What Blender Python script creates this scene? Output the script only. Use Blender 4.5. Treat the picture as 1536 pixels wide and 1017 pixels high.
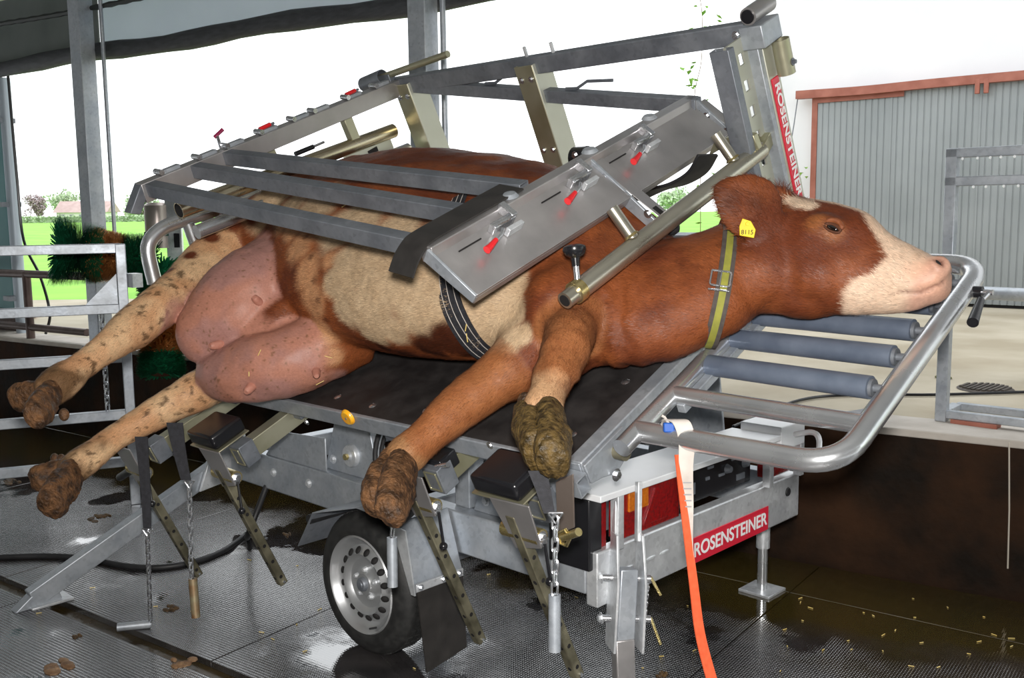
import bpy, bmesh, math, random
import numpy as np
from mathutils import Vector, Matrix
from mathutils.bvhtree import BVHTree
random.seed(7); rng = np.random.default_rng(7)
R = math.radians
scene = bpy.context.scene
for o in list(bpy.data.objects): bpy.data.objects.remove(o)

# ------------------------------------------------------------------ camera
F = 1485.0; W, H = 1536, 1017
CAMH = 1.68
_p = math.atan((H/2 - 319.0)/F); _psi = math.atan((2209.0 - W/2)/(F/math.cos(_p))); _ro = .012
_fh = np.array([-math.sin(_psi), math.cos(_psi), 0]); _rh = np.array([math.cos(_psi), math.sin(_psi), 0]); _z = np.array([0, 0, 1.])
CF = _fh*math.cos(_p) - _z*math.sin(_p); _u0 = _z*math.cos(_p) + _fh*math.sin(_p)
CR = _rh*math.cos(_ro) - _u0*math.sin(_ro); CU = _u0*math.cos(_ro) + _rh*math.sin(_ro)
CO = np.array([0, 0, CAMH])
cam = bpy.data.cameras.new('camera'); camo = bpy.data.objects.new('camera', cam)
scene.collection.objects.link(camo)
cam.sensor_width = 36; cam.lens = 36*F/W; cam.clip_end = 2000
m = Matrix.Identity(4)
for i in range(3): m[i][0] = CR[i]; m[i][1] = CU[i]; m[i][2] = -CF[i]; m[i][3] = CO[i]
camo.matrix_world = m
scene.camera = camo

# ------------------------------------------------------------------ world, light, exposure
world = bpy.data.worlds.new('overcast_sky'); scene.world = world; world.use_nodes = True
bg = world.node_tree.nodes['Background']; bg.inputs[0].default_value = (.95, .98, 1.0, 1); bg.inputs[1].default_value = 1.9
fl = bpy.data.lights.new('camera_flash', 'AREA'); fl.shape = 'DISK'; fl.size = .16; fl.energy = 130; fl.color = (1, .97, .93)
flo = bpy.data.objects.new('camera_flash', fl); scene.collection.objects.link(flo)
flo.matrix_world = m.copy(); flo.location = (CO[0]+CU[0]*.16-CF[0]*.02, CO[1]+CU[1]*.16-CF[1]*.02, CO[2]+CU[2]*.16)
scene.view_settings.view_transform = 'Standard'; scene.view_settings.look = 'None'
scene.view_settings.exposure = 0.25; scene.view_settings.gamma = 1; scene.view_settings.use_curve_mapping = False

# ------------------------------------------------------------------ pixel helpers (a pixel gives a direction, a plane gives the distance)
def ray(x, y): return CF + CR*(x - W/2)/F - CU*(y - H/2)/F
def on(x, y, n, d0):
    n = np.asarray(n, float); d = ray(x, y); return CO + d*((d0 - n@CO)/(n@d))
def atz(x, y, z=0): return on(x, y, (0, 0, 1), z)
def aty(x, y, Y): return on(x, y, (0, 1, 0), Y)
def atx(x, y, X): return on(x, y, (1, 0, 0), X)
def atd(x, y, d): return CO + ray(x, y)*d
# tilted table frame: s along the trailer, t up the slope, n normal
A = R(25.5); T0 = np.array([-1.83, 2.18, .946])
TS = np.array([1., 0, 0]); TT = np.array([0, math.cos(A), math.sin(A)]); TN = np.array([0, -math.sin(A), math.cos(A)])
X_, Y_, Z_ = np.eye(3)
def tab(s, t, n=0): return T0 + TS*s + TT*t + TN*n
def totab(p): q = np.asarray(p) - T0; return np.array([q@TS, q@TT, q@TN])
def pn(x, y, n): return on(x, y, TN, T0@TN + n)
def pt(x, y, t): return on(x, y, TT, T0@TT + t)
def ps(x, y, s): return on(x, y, TS, T0@TS + s)
def nrm(v): v = np.asarray(v, float); return v/np.linalg.norm(v)

# ------------------------------------------------------------------ materials
MATS = {}
def mat(name, c1, c2=None, rough=.5, metal=0., scale=8., rough2=None, bump=0., bscale=None, detail=6, spec=None, emit=0, trans=0, coat=0, stretch=None, coords='Object'):
    if name in MATS: return MATS[name]
    m = bpy.data.materials.new(name); m.use_nodes = True; nt = m.node_tree; N = nt.nodes; L = nt.links
    b = N['Principled BSDF']
    b.inputs['Base Color'].default_value = (*c1, 1); b.inputs['Roughness'].default_value = rough; b.inputs['Metallic'].default_value = metal
    if spec is not None: b.inputs['Specular IOR Level'].default_value = spec
    if coat: b.inputs['Coat Weight'].default_value = coat; b.inputs['Coat Roughness'].default_value = .08
    if trans: b.inputs['Transmission Weight'].default_value = trans
    if emit: b.inputs['Emission Color'].default_value = (*c1, 1); b.inputs['Emission Strength'].default_value = emit
    tc = N.new('ShaderNodeTexCoord'); mp = N.new('ShaderNodeMapping'); L.new(tc.outputs[coords], mp.inputs[0])
    if stretch: mp.inputs['Scale'].default_value = stretch
    if c2 is not None:
        n = N.new('ShaderNodeTexNoise'); n.inputs['Scale'].default_value = scale; n.inputs['Detail'].default_value = detail
        L.new(mp.outputs[0], n.inputs[0])
        r = N.new('ShaderNodeValToRGB'); r.color_ramp.elements[0].position = .35; r.color_ramp.elements[1].position = .68
        r.color_ramp.elements[0].color = (*c1, 1); r.color_ramp.elements[1].color = (*c2, 1)
        L.new(n.outputs[0], r.inputs[0]); L.new(r.outputs[0], b.inputs['Base Color'])
        if rough2 is not None:
            mr = N.new('ShaderNodeMapRange'); mr.inputs[1].default_value = .35; mr.inputs[2].default_value = .68
            mr.inputs[3].default_value = rough; mr.inputs[4].default_value = rough2
            L.new(n.outputs[0], mr.inputs[0]); L.new(mr.outputs[0], b.inputs['Roughness'])
    if bump:
        n2 = N.new('ShaderNodeTexNoise'); n2.inputs['Scale'].default_value = bscale or scale*4; n2.inputs['Detail'].default_value = 5
        L.new(mp.outputs[0], n2.inputs[0]); bp = N.new('ShaderNodeBump'); bp.inputs['Strength'].default_value = bump; bp.inputs['Distance'].default_value = .01
        L.new(n2.outputs[0], bp.inputs['Height']); L.new(bp.outputs[0], b.inputs['Normal'])
    MATS[name] = m; return m
def galv_mat(name, c1, c2, rough, metal, vs=70):
    m = mat(name, c1, c2, rough, metal, 9, rough+.15, .05, 60)
    nt = m.node_tree; N = nt.nodes; L = nt.links; b = N['Principled BSDF']
    v = N.new('ShaderNodeTexVoronoi'); v.inputs['Scale'].default_value = vs
    tc = [n for n in N if n.type == 'TEX_COORD'][0]; L.new(tc.outputs['Object'], v.inputs['Vector'])
    mx = N.new('ShaderNodeMix'); mx.data_type = 'RGBA'; mx.blend_type = 'MULTIPLY'; mx.inputs[0].default_value = .16
    src = b.inputs['Base Color'].links[0].from_socket
    hs = N.new('ShaderNodeHueSaturation'); hs.inputs['Saturation'].default_value = 0; hs.inputs['Value'].default_value = 1.5
    L.new(v.outputs['Color'], hs.inputs['Color'])
    L.new(src, mx.inputs[6]); L.new(hs.outputs[0], mx.inputs[7]); L.new(mx.outputs[2], b.inputs['Base Color'])
    return m
GALV = galv_mat('galvanised_steel', (.33, .36, .40), (.43, .455, .485), .36, .5)
GALVD = galv_mat('dull_galvanised_steel', (.155, .17, .195), (.225, .24, .265), .40, .5)
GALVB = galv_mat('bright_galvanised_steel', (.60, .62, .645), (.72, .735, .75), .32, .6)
TUBE = mat('polished_zinc_tube', (.60, .615, .635), (.70, .71, .725), .22, .85, 5, .34, .03, 80)
PLATE = mat('brushed_aluminium_plate', (.40, .385, .385), (.52, .50, .495), .33, .75, 6, .46, .04, 90)
OLIVE = mat('yellow_passivated_zinc', (.36, .34, .22), (.48, .46, .34), .34, .75, 5, .45, .03, 60)
OLIVEP = mat('pale_olive_sheet', (.47, .47, .39), (.55, .55, .47), .42, .55, 4, .5, .02, 40)
BRASS = mat('yellow_zinc_fitting', (.55, .43, .17), (.66, .55, .28), .25, .9, 20, .3)
PERF = mat('stained_perforated_bar', (.11, .10, .065), (.26, .24, .165), .42, .6, 14, .6, .08, 60)
CHROME = mat('bright_chain_steel', (.62, .63, .66), (.74, .75, .77), .22, .95, 30, .3)
BLACK = mat('black_rubber', (.012, .012, .013), (.022, .022, .024), .5, 0, 20, .65, .06, 200)
BLACKS = mat('black_plastic', (.01, .01, .012), None, .25, 0)
DECKM = mat('deck_rubber', (.016, .014, .014), (.03, .026, .025), .52, 0, 12, .7, .1, 260)
FLAP = mat('grey_rubber_flap', (.016, .014, .013), (.026, .023, .021), .6, 0, 14, .7, .05, 150)
ROLL = mat('blue_grey_roller', (.10, .125, .175), (.15, .18, .235), .33, .25, 9, .5, .05, 60)
RED = mat('red_sign_paint', (.62, .02, .045), None, .3, 0)
REDP = mat('red_latch_plastic', (.65, .015, .02), None, .3, 0)
WHITEP = mat('white_lettering', (.85, .85, .85), None, .45, 0)
TYRE = mat('tyre_rubber', (.012, .012, .012), (.025, .025, .024), .55, 0, 30, .7, .06, 120)
RIM = mat('silver_rim_paint', (.48, .49, .50), (.56, .57, .58), .32, .7, 6, .4)
REDL = mat('red_lamp_lens', (.16, .002, .003), (.26, .004, .005), .12, 0, 90, None, .25, 260, coat=1)
AMBL = mat('amber_lamp_lens', (.42, .10, .006), (.60, .17, .01), .12, 0, 90, None, .25, 260, coat=1)
AMBR = mat('amber_reflector', (1.0, .55, .02), (1.0, .38, .01), .1, 0, 60, None, .3, 200, coat=1)
ORANGE = mat('orange_webbing', (.85, .13, .045), (.7, .10, .03), .7, 0, 60)
WEBW = mat('dirty_white_webbing', (.62, .57, .52), (.45, .40, .36), .8, 0, 14)
BLUEP = mat('blue_plastic', (.02, .10, .42), None, .4)
STRAPB = mat('black_webbing', (.010, .010, .013), (.020, .020, .026), .75, 0, 80, None, .2, 400)
YEL = mat('yellow_webbing', (.27, .26, .035), (.20, .20, .03), .75, 0, 40)
YTAG = mat('yellow_tag_plastic', (.80, .60, .02), (.7, .5, .02), .4, 0, 30)
RUST = mat('red_brown_paint', (.27, .085, .055), (.36, .13, .09), .55, .1, 8)
WALLW = mat('white_render', (.72, .73, .75), (.78, .78, .79), .9, 0, 1.3, None, .05, 30)
SHEET = mat('grey_sheet_metal', (.25, .272, .278), (.30, .322, .328), .45, .25, 1.5, .55)
CONC = mat('yard_concrete', (.34, .29, .205), (.47, .42, .325), .75, 0, 1.8, .9, .12, 40)
KERB = mat('kerb_concrete', (.42, .38, .335), (.54, .50, .45), .85, 0, 6, None, .1, 50)
PITW = mat('slurry_stained_concrete', (.007, .004, .002), (.042, .019, .009), .7, 0, 3.2, .9, .5, 22, spec=.15)
SLURRY = mat('brown_slurry', (.03, .02, .007), (.055, .035, .01), .12, 0, 5, .4, .15, 30)
BROWNP = mat('brown_painted_pipe', (.07, .045, .04), (.12, .08, .07), .5, .3, 10)
TEAL = mat('teal_panel', (.10, .24, .25), (.14, .29, .30), .5, 0, 2)
GREENB = mat('green_bristle', (.006, .14, .06), (.012, .22, .09), .5, 0, 40)
ORNGB = mat('orange_bristle', (.48, .19, .05), (.62, .28, .08), .55, 0, 40)
CORE = mat('brown_brush_core', (.10, .035, .02), (.16, .06, .03), .6)
GRASS = mat('grass', (.17, .42, .035), (.26, .55, .06), .9, 0, .6)
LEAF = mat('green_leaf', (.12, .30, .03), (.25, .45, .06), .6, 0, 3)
LEAFF = mat('hazed_far_leaf', (.42, .52, .34), (.52, .62, .44), .8, 0, 1)  # distance haze and overexposure are put into this pale leaf colour
LEAFR = mat('copper_beech_leaf', (.30, .22, .24), (.36, .28, .29), .8, 0, 1)  # purple foliage also lightened to carry the distance haze
ROOFT = mat('brown_roof_tile', (.42, .30, .28), (.50, .38, .36), .8, 0, 1)
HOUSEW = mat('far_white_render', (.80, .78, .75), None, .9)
WIND = mat('far_window', (.25, .28, .30), None, .3)
CURT = mat('pale_curtain_sheet', (.52, .55, .60), (.60, .63, .67), .7, 0, 3)
CURTD = mat('dark_green_sheet', (.10, .12, .11), (.14, .16, .15), .7, 0, 3)
ROOFM = mat('roof_sheet', (.30, .31, .31), (.38, .39, .39), .7, 0, 3)
STRAW = mat('straw', (.75, .55, .16), (.85, .68, .28), .7, 0, 30)
MUCK = mat('manure', (.04, .022, .008), (.13, .07, .02), .45, 0, 45, .8, .9, 90)
MUCKG = mat('green_brown_manure', (.028, .017, .004), (.13, .078, .018), .4, 0, 45, .7, 1.0, 70)
HOOFM = mat('muddy_hoof', (.035, .016, .006), (.19, .085, .03), .5, 0, 30, .8, 1.0, 90)
EYEM = mat('dark_eye', (.008, .005, .004), None, .06, 0, coat=1)
DARK = mat('dark_recess', (.006, .005, .005), None, .8)
SKIN = mat('pink_nose_skin', (.42, .20, .15), (.30, .12, .09), .5, 0, 30)

# ------------------------------------------------------------------ mesh builder
COL = scene.collection
def frame(d, up=(0, 0, 1)):
    d = nrm(d); up = np.asarray(up, float)
    if abs(d@nrm(up)) > .985: up = np.array([1., 0, 0]) if abs(d[0]) < .9 else np.array([0, 1., 0])
    x = nrm(np.cross(d, up)); return d, x, np.cross(x, d)
class MB:
    def __init__(s): s.v = []; s.f = []
    def add(s, vs, fs):
        k = len(s.v); s.v += [tuple(map(float, q)) for q in vs]; s.f += [tuple(i+k for i in q) for q in fs]; return s
    def box(s, c, ax, hd):
        c = np.asarray(c, float); a = [np.asarray(x, float) for x in ax]
        vs = [c + a[0]*hd[0]*i + a[1]*hd[1]*j + a[2]*hd[2]*k for i in (-1, 1) for j in (-1, 1) for k in (-1, 1)]
        fs = [(0, 1, 3, 2), (4, 6, 7, 5), (0, 4, 5, 1), (2, 3, 7, 6), (0, 2, 6, 4), (1, 5, 7, 3)]
        if np.dot(np.cross(a[0], a[1]), a[2]) < 0: fs = [q[::-1] for q in fs]
        return s.add(vs, fs)
    def abox(s, lo, hi): lo = np.array(lo); hi = np.array(hi); return s.box((lo+hi)/2, np.eye(3), (hi-lo)/2)
    def beam(s, p, q, w, h, up=(0, 0, 1)):
        p = np.asarray(p, float); q = np.asarray(q, float); d, x, u = frame(q-p, up)
        return s.box((p+q)/2, (d, x, u), (np.linalg.norm(q-p)/2, w/2, h/2))
    def hollow(s, p, q, w, h, up=(0, 0, 1), th=.005):      # open-ended square tube
        p = np.asarray(p, float); q = np.asarray(q, float); d, x, u = frame(q-p, up)
        vs = []
        for c in (p, q):
            for k in (0, th):
                for i, j in ((-1, -1), (1, -1), (1, 1), (-1, 1)): vs.append(c + x*i*(w/2-k) + u*j*(h/2-k))
        fs = []
        for i in range(4):
            j = (i+1) % 4
            fs += [(i, j, 8+j, 8+i)[::-1], (4+i, 12+i, 12+j, 4+j)[::-1], (i, 4+i, 4+j, j)[::-1], (8+i, 8+j, 12+j, 12+i)[::-1]]
        return s.add(vs, fs)
    def tube(s, pts, r, seg=12, closed=False, cap=True):
        P = [np.asarray(q, float) for q in pts]; n = len(P); rr = r if hasattr(r, '__len__') else [r]*n
        vs = []; fs = []; x = None
        for i in range(n):
            if closed: d = P[(i+1) % n]-P[i-1]
            else: d = P[min(i+1, n-1)]-P[max(i-1, 0)]
            d = nrm(d)
            if x is None: _, x, u = frame(d)
            else: x = nrm(x - d*(x@d)); u = np.cross(x, d)
            for k in range(seg):
                a = 2*math.pi*k/seg; vs.append(P[i] + (x*math.cos(a) + u*math.sin(a))*rr[i])
        m = n if closed else n-1
        for i in range(m):
            for k in range(seg):
                a = i*seg+k; b = i*seg+(k+1) % seg; c = ((i+1) % n)*seg+(k+1) % seg; d = ((i+1) % n)*seg+k
                fs.append((a, d, c, b))
        if cap and not closed: fs.append(tuple(range(seg))); fs.append(tuple(range((n-1)*seg, n*seg))[::-1])
        return s.add(vs, fs)
    def cyl(s, p, q, r, seg=14, r2=None): return s.tube([p, q], [r, r if r2 is None else r2], seg)
    def pipe(s, p, q, r, th=.004, seg=16):                 # open round tube
        return s.lathe(p, np.asarray(q)-np.asarray(p), [(r-th, 0), (r, 0), (r, 1), (r-th, 1), (r-th, 0)], seg, unit=np.linalg.norm(np.asarray(q)-np.asarray(p)))
    def lathe(s, c, axis, prof, seg=32, unit=1.):
        c = np.asarray(c, float); d, x, u = frame(axis); vs = []; fs = []; n = len(prof)
        for r, h in prof:
            for k in range(seg):
                a = 2*math.pi*k/seg; vs.append(c + d*h*unit + (x*math.cos(a)+u*math.sin(a))*r)
        for i in range(n-1):
            for k in range(seg):
                fs.append((i*seg+k, (i+1)*seg+k, (i+1)*seg+(k+1) % seg, i*seg+(k+1) % seg))
        return s.add(vs, fs)
    def prism(s, poly, ext):
        P = [np.asarray(q, float) for q in poly]; e = np.asarray(ext, float); n = len(P)
        nn = sum((np.cross(P[i]-P[0], P[(i+1) % n]-P[0]) for i in range(n)), np.zeros(3))
        if nn@e < 0: P = P[::-1]
        vs = P + [q+e for q in P]
        fs = [tuple(range(n))[::-1], tuple(range(n, 2*n))] + [(i, (i+1) % n, n+(i+1) % n, n+i) for i in range(n)]
        return s.add(vs, fs)
    def ball(s, c, r, ax=None, seg=16, rings=10):
        ax = np.eye(3) if ax is None else ax; r = r if hasattr(r, '__len__') else (r, r, r); c = np.asarray(c, float)
        vs = [c + np.asarray(ax[2])*r[2]]; fs = []
        for i in range(1, rings):
            th = math.pi*i/rings
            for k in range(seg):
                a = 2*math.pi*k/seg
                vs.append(c + np.asarray(ax[0])*r[0]*math.sin(th)*math.cos(a) + np.asarray(ax[1])*r[1]*math.sin(th)*math.sin(a) + np.asarray(ax[2])*r[2]*math.cos(th))
        vs.append(c - np.asarray(ax[2])*r[2]); e = len(vs)-1
        for k in range(seg): fs.append((0, 1+k, 1+(k+1) % seg)); b = 1+(rings-2)*seg; fs.append((e, b+(k+1) % seg, b+k))
        for i in range(rings-2):
            for k in range(seg):
                a = 1+i*seg; fs.append((a+k, a+seg+k, a+seg+(k+1) % seg, a+(k+1) % seg))
        return s.add(vs, fs)
    def bolt(s, c, axis, r=.009, h=.008):
        return s.lathe(c, axis, [(0, h), (r, h), (r, 0)], 6).lathe(c, axis, [(0, .002), (r*1.7, .002), (r*1.7, 0)], 12)
    def strip(s, pts, wv, th=.003):                        # band following pts, width vectors wv (one or per point)
        P = [np.asarray(q, float) for q in pts]; n = len(P)
        wv = [np.asarray(wv, float)]*n if np.ndim(wv) == 1 else [np.asarray(q, float) for q in wv]
        vs = []
        for i in range(n):
            d = P[min(i+1, n-1)]-P[max(i-1, 0)]; nn = nrm(np.cross(d, wv[i]))*th/2
            vs += [P[i]-wv[i]/2-nn, P[i]+wv[i]/2-nn, P[i]+wv[i]/2+nn, P[i]-wv[i]/2+nn]
        fs = [(0, 1, 2, 3), tuple(range(4*n-4, 4*n))[::-1]]
        for i in range(n-1):
            for k in range(4): fs.append((i*4+k, (i+1)*4+k, (i+1)*4+(k+1) % 4, i*4+(k+1) % 4))
        return s.add(vs, fs)
    def obj(s, name, material, parent=None, bevel=0., sharp=38, flat=False):
        off = np.array(ROOTLOC.get(parent.name if parent else None, (0, 0, 0)))
        me = bpy.data.meshes.new(name); v = np.array(s.v) - off
        me.from_pydata([tuple(q) for q in v], [], s.f); me.update()
        bm = bmesh.new(); bm.from_mesh(me); bmesh.ops.recalc_face_normals(bm, faces=bm.faces); bm.to_mesh(me); bm.free()
        if not flat: me.shade_smooth(); me.set_sharp_from_angle(angle=R(sharp))
        me.materials.append(material)
        o = bpy.data.objects.new(name, me); COL.objects.link(o)
        if parent: o.parent = parent
        ROOTLOC[o.name] = tuple(off)
        if bevel:
            b = o.modifiers.new('bevel', 'BEVEL'); b.width = bevel; b.segments = 2; b.limit_method = 'ANGLE'; b.angle_limit = R(40); b.harden_normals = False
        return o
ROOTLOC = {}
def tag(o, label=None, cat=None, group=None, kind=None):
    if label: o['label'] = label
    if cat: o['category'] = cat
    if group: o['group'] = group
    if kind: o['kind'] = kind
    return o
def thing(name, loc, label, cat, group=None):
    o = bpy.data.objects.new(name, None); COL.objects.link(o); o.location = tuple(float(q) for q in loc); o.empty_display_size = .1
    ROOTLOC[o.name] = tuple(float(q) for q in loc); return tag(o, label, cat, group)
def bez(pts, n=8):                                         # Catmull-Rom through points
    P = [np.asarray(q, float) for q in pts]; P = [2*P[0]-P[1]] + P + [2*P[-1]-P[-2]]; out = []
    for i in range(1, len(P)-2):
        for k in range(n):
            t = k/n; a, b, c, d = P[i-1:i+3]
            out.append(.5*((2*b) + (c-a)*t + (2*a-5*b+4*c-d)*t*t + (3*b-a-3*c+d)*t**3))
    out.append(P[-2]); return out
def fillet(pts, r, n=6):
    P = [np.asarray(q, float) for q in pts]; out = [P[0]]
    for i in range(1, len(P)-1):
        a = nrm(P[i-1]-P[i]); b = nrm(P[i+1]-P[i])
        p0 = P[i]+a*r; p2 = P[i]+b*r
        for k in range(n+1):
            t = k/n; out.append(p0*(1-t)**2 + P[i]*2*t*(1-t) + p2*t*t)
    out.append(P[-1]); return out
def text_mesh(name, body, size, origin, xdir, ydir, material, parent, lift=.002, width=None, bold=.0):
    cu = bpy.data.curves.new('lettering_curve', 'FONT'); cu.body = body; cu.size = size; cu.extrude = .0008; cu.align_x = 'CENTER'; cu.align_y = 'CENTER'; cu.offset = bold
    to = bpy.data.objects.new('lettering_tmp', cu); COL.objects.link(to)
    dg = bpy.context.evaluated_depsgraph_get(); me = bpy.data.meshes.new_from_object(to.evaluated_get(dg))
    bpy.data.objects.remove(to); bpy.data.curves.remove(cu)
    xs = [v.co.x for v in me.vertices]; sc = (width/(max(xs)-min(xs))) if width else 1
    xd = nrm(xdir); yd = nrm(ydir); zd = np.cross(xd, yd); off = np.array(ROOTLOC.get(parent.name, (0, 0, 0)))
    for v in me.vertices:
        q = np.asarray(origin) + xd*v.co.x*sc + yd*v.co.y + zd*(v.co.z+lift) - off; v.co = tuple(q)
    me.materials.clear(); me.materials.append(material)
    o = bpy.data.objects.new(name, me); COL.objects.link(o); o.parent = parent; ROOTLOC[o.name] = tuple(off); return o

# ================================================================== SETTING
WD = np.array([math.cos(R(11)), math.sin(R(11)), 0]); WN = np.array([-WD[1], WD[0], 0]); WB = np.array([-2.04, 4.29, 0]); YZ = .70
def wl(d, o=0, z=0): return WB + WD*d + WN*o + Z_*z         # along the pit wall, outwards from it, height
# --- floor: slurry-wet concrete with rubber mats laid on it
MS = nrm(atz(350, 1012) - atz(0, 868)); MO = atz(0, 868); MP = np.array([-MS[1], MS[0], 0])   # mat seam line
fl_ = MB().prism([wl(-9, 0, -.2), wl(6, 0, -.2), wl(6, -9, -.2), wl(-9, -9, -.2)], (0, 0, .172)).obj('floor', SLURRY)
tag(fl_, 'wet slurry-covered concrete floor under the rubber mats', 'floor', kind='structure')
def floor_mat():
    m = bpy.data.materials.new('ribbed_wet_rubber'); m.use_nodes = True; nt = m.node_tree; N = nt.nodes; L = nt.links; b = N['Principled BSDF']
    tc = N.new('ShaderNodeTexCoord'); mp = N.new('ShaderNodeMapping'); mp.inputs['Rotation'].default_value = (0, 0, -math.atan2(MS[1], MS[0])); L.new(tc.outputs['Object'], mp.inputs[0])
    def wave(ax, sc):
        w = N.new('ShaderNodeTexWave'); w.wave_type = 'BANDS'; w.bands_direction = ax; w.inputs['Scale'].default_value = sc; w.inputs['Distortion'].default_value = .6; w.inputs['Detail'].default_value = 1; w.inputs['Detail Scale'].default_value = 4; L.new(mp.outputs[0], w.inputs[0]); return w
    w1 = wave('X', 30); w2 = wave('Y', 22)
    mul = N.new('ShaderNodeMath'); mul.operation = 'MULTIPLY'; L.new(w1.outputs['Fac'], mul.inputs[0]); L.new(w2.outputs['Fac'], mul.inputs[1])
    pud = N.new('ShaderNodeTexNoise'); pud.inputs['Scale'].default_value = 1.5; pud.inputs['Detail'].default_value = 5; pud.inputs['Roughness'].default_value = .55; L.new(tc.outputs['Object'], pud.inputs[0])
    pr = N.new('ShaderNodeMapRange'); pr.inputs[1].default_value = .52; pr.inputs[2].default_value = .58; L.new(pud.outputs[0], pr.inputs[0])   # 1 in puddles
    # olive slurry film that has run out along the pit wall
    sep = N.new('ShaderNodeVectorMath'); sep.operation = 'DOT_PRODUCT'; sep.inputs[1].default_value = tuple(WN); L.new(tc.outputs['Object'], sep.inputs[0])
    sn = N.new('ShaderNodeTexNoise'); sn.inputs['Scale'].default_value = 2.2; sn.inputs['Detail'].default_value = 6; L.new(tc.outputs['Object'], sn.inputs[0])
    sa = N.new('ShaderNodeMath'); sa.operation = 'MULTIPLY_ADD'; sa.inputs[1].default_value = 1.3; L.new(sn.outputs[0], sa.inputs[0]); L.new(sep.outputs['Value'], sa.inputs[2])
    c0 = float(WB@WN)
    sm = N.new('ShaderNodeMapRange'); sm.inputs[1].default_value = c0-.45; sm.inputs[2].default_value = c0+.05; L.new(sa.outputs[0], sm.inputs[0])
    film = N.new('ShaderNodeMath'); film.operation = 'MAXIMUM'; L.new(pr.outputs[0], film.inputs[0]); L.new(sm.outputs[0], film.inputs[1])
    cn = N.new('ShaderNodeTexNoise'); cn.inputs['Scale'].default_value = 7; cn.inputs['Detail'].default_value = 8; L.new(tc.outputs['Object'], cn.inputs[0])
    cr = N.new('ShaderNodeValToRGB'); cr.color_ramp.elements[0].position = .35; cr.color_ramp.elements[1].position = .75
    cr.color_ramp.elements[0].color = (.022, .021, .022, 1); cr.color_ramp.elements[1].color = (.055, .05, .05, 1); L.new(cn.outputs[0], cr.inputs[0])
    mx = N.new('ShaderNodeMix'); mx.data_type = 'RGBA'; mx.inputs[7].default_value = (.045, .032, .008, 1); L.new(sm.outputs[0], mx.inputs[0]); L.new(cr.outputs[0], mx.inputs[6]); L.new(mx.outputs[2], b.inputs['Base Color'])
    rr = N.new('ShaderNodeMapRange'); rr.inputs[3].default_value = .15; rr.inputs[4].default_value = .03; L.new(film.outputs[0], rr.inputs[0]); L.new(rr.outputs[0], b.inputs['Roughness'])
    bs = N.new('ShaderNodeMapRange'); bs.inputs[3].default_value = .42; bs.inputs[4].default_value = .03; L.new(film.outputs[0], bs.inputs[0])
    bp = N.new('ShaderNodeBump'); bp.inputs['Distance'].default_value = .004; L.new(bs.outputs[0], bp.inputs['Strength']); L.new(mul.outputs[0], bp.inputs['Height'])
    b2 = N.new('ShaderNodeBump'); b2.inputs['Strength'].default_value = .06; b2.inputs['Distance'].default_value = .01; L.new(cn.outputs[0], b2.inputs['Height']); L.new(bp.outputs[0], b2.inputs['Normal']); L.new(b2.outputs[0], b.inputs['Normal']); L.new(b2.outputs[0], b.inputs['Coat Normal'])
    b.inputs['Specular IOR Level'].default_value = 1.0; b.inputs['IOR'].default_value = 1.75; b.inputs['Coat Weight'].default_value = .7; b.inputs['Coat Roughness'].default_value = .09
    return m
FMAT = floor_mat()
k = 0
for i in range(-4, 6):                                      # rows parallel to the seam
    for j in range(-6, 5):
        a0 = MO + MS*(j*1.55 + (.35 if i < 0 else .0)) + MP*(i*1.9 + (.02 if i >= 0 else -.02))
        q = [a0 + MS*.003 + MP*.003, a0 + MS*1.547 + MP*.004, a0 + MS*1.547 + MP*1.897, a0 + MS*.003 + MP*1.897]
        if i == -1: q = [a0 + MS*.003, a0 + MS*1.547, a0 + MS*1.547 + MP*1.86, a0 + MS*.003 + MP*1.86]
        # keep the mats inside the pit
        d = [(p-WB)@WN for p in q]
        if min(d) > -.05 or max(d) < -8.5 or max(abs((p-WB)@WD + 1.5) for p in q) > 7.4: continue
        # clip against the wall
        out = []
        for u in range(4):
            p, r_ = q[u], q[(u+1) % 4]; dp, dr = (p-WB)@WN + .02, (r_-WB)@WN + .02
            if dp <= 0: out.append(p)
            if dp*dr < 0: out.append(p + (r_-p)*dp/(dp-dr))
        if len(out) < 3: continue
        MB().prism([p*np.array([1, 1, 0]) - Z_*.028 for p in out], (0, 0, .028)).obj('rubber_mat', FMAT, fl_, bevel=.0015)
# --- pit wall and raised yard
w_ = MB().prism([wl(-9, 0, -.2), wl(6, 0, -.2), wl(6, 0, YZ-.035), wl(-9, 0, YZ-.035)], WN*.25).obj('wall_back', PITW)
tag(w_, 'dark slurry-stained concrete wall below the yard', 'wall', kind='structure')
kb = MB().prism([wl(-9, -.012, YZ-.035), wl(6, -.012, YZ-.035), wl(6, -.012, YZ), wl(-9, -.012, YZ)], WN*.30).obj('trim_1', KERB, bevel=.006)
tag(kb, 'pale concrete kerb along the top of the stained pit wall', 'kerb', kind='structure')
yd = MB()
for yl in ([wl(-9.17, .25), wl(9, .25), wl(9, 7.5), wl(-4.5, 6.6), wl(-9.17, 2.97)], [wl(-14, .25), wl(-9.17, .25), wl(-9.17, 2.97), wl(-10.4, 2.2), wl(-14, .3)]): yd.prism([q*[1, 1, 0] + Z_*(YZ-.3) for q in yl], (0, 0, .297))
yd = yd.obj('yard_slab', CONC)
tag(yd, 'pale beige concrete yard in front of the white barn', 'yard', kind='structure')
gf = MB().add([wl(-700, .25, YZ-.02), wl(60, .25, YZ-.02), wl(300, 800, YZ-.02), wl(-1500, 800, YZ-.02)], [(0, 1, 2, 3)]).obj('grass_field', GRASS)
tag(gf, 'bright green meadow behind the yard', 'field', kind='structure')
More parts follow.
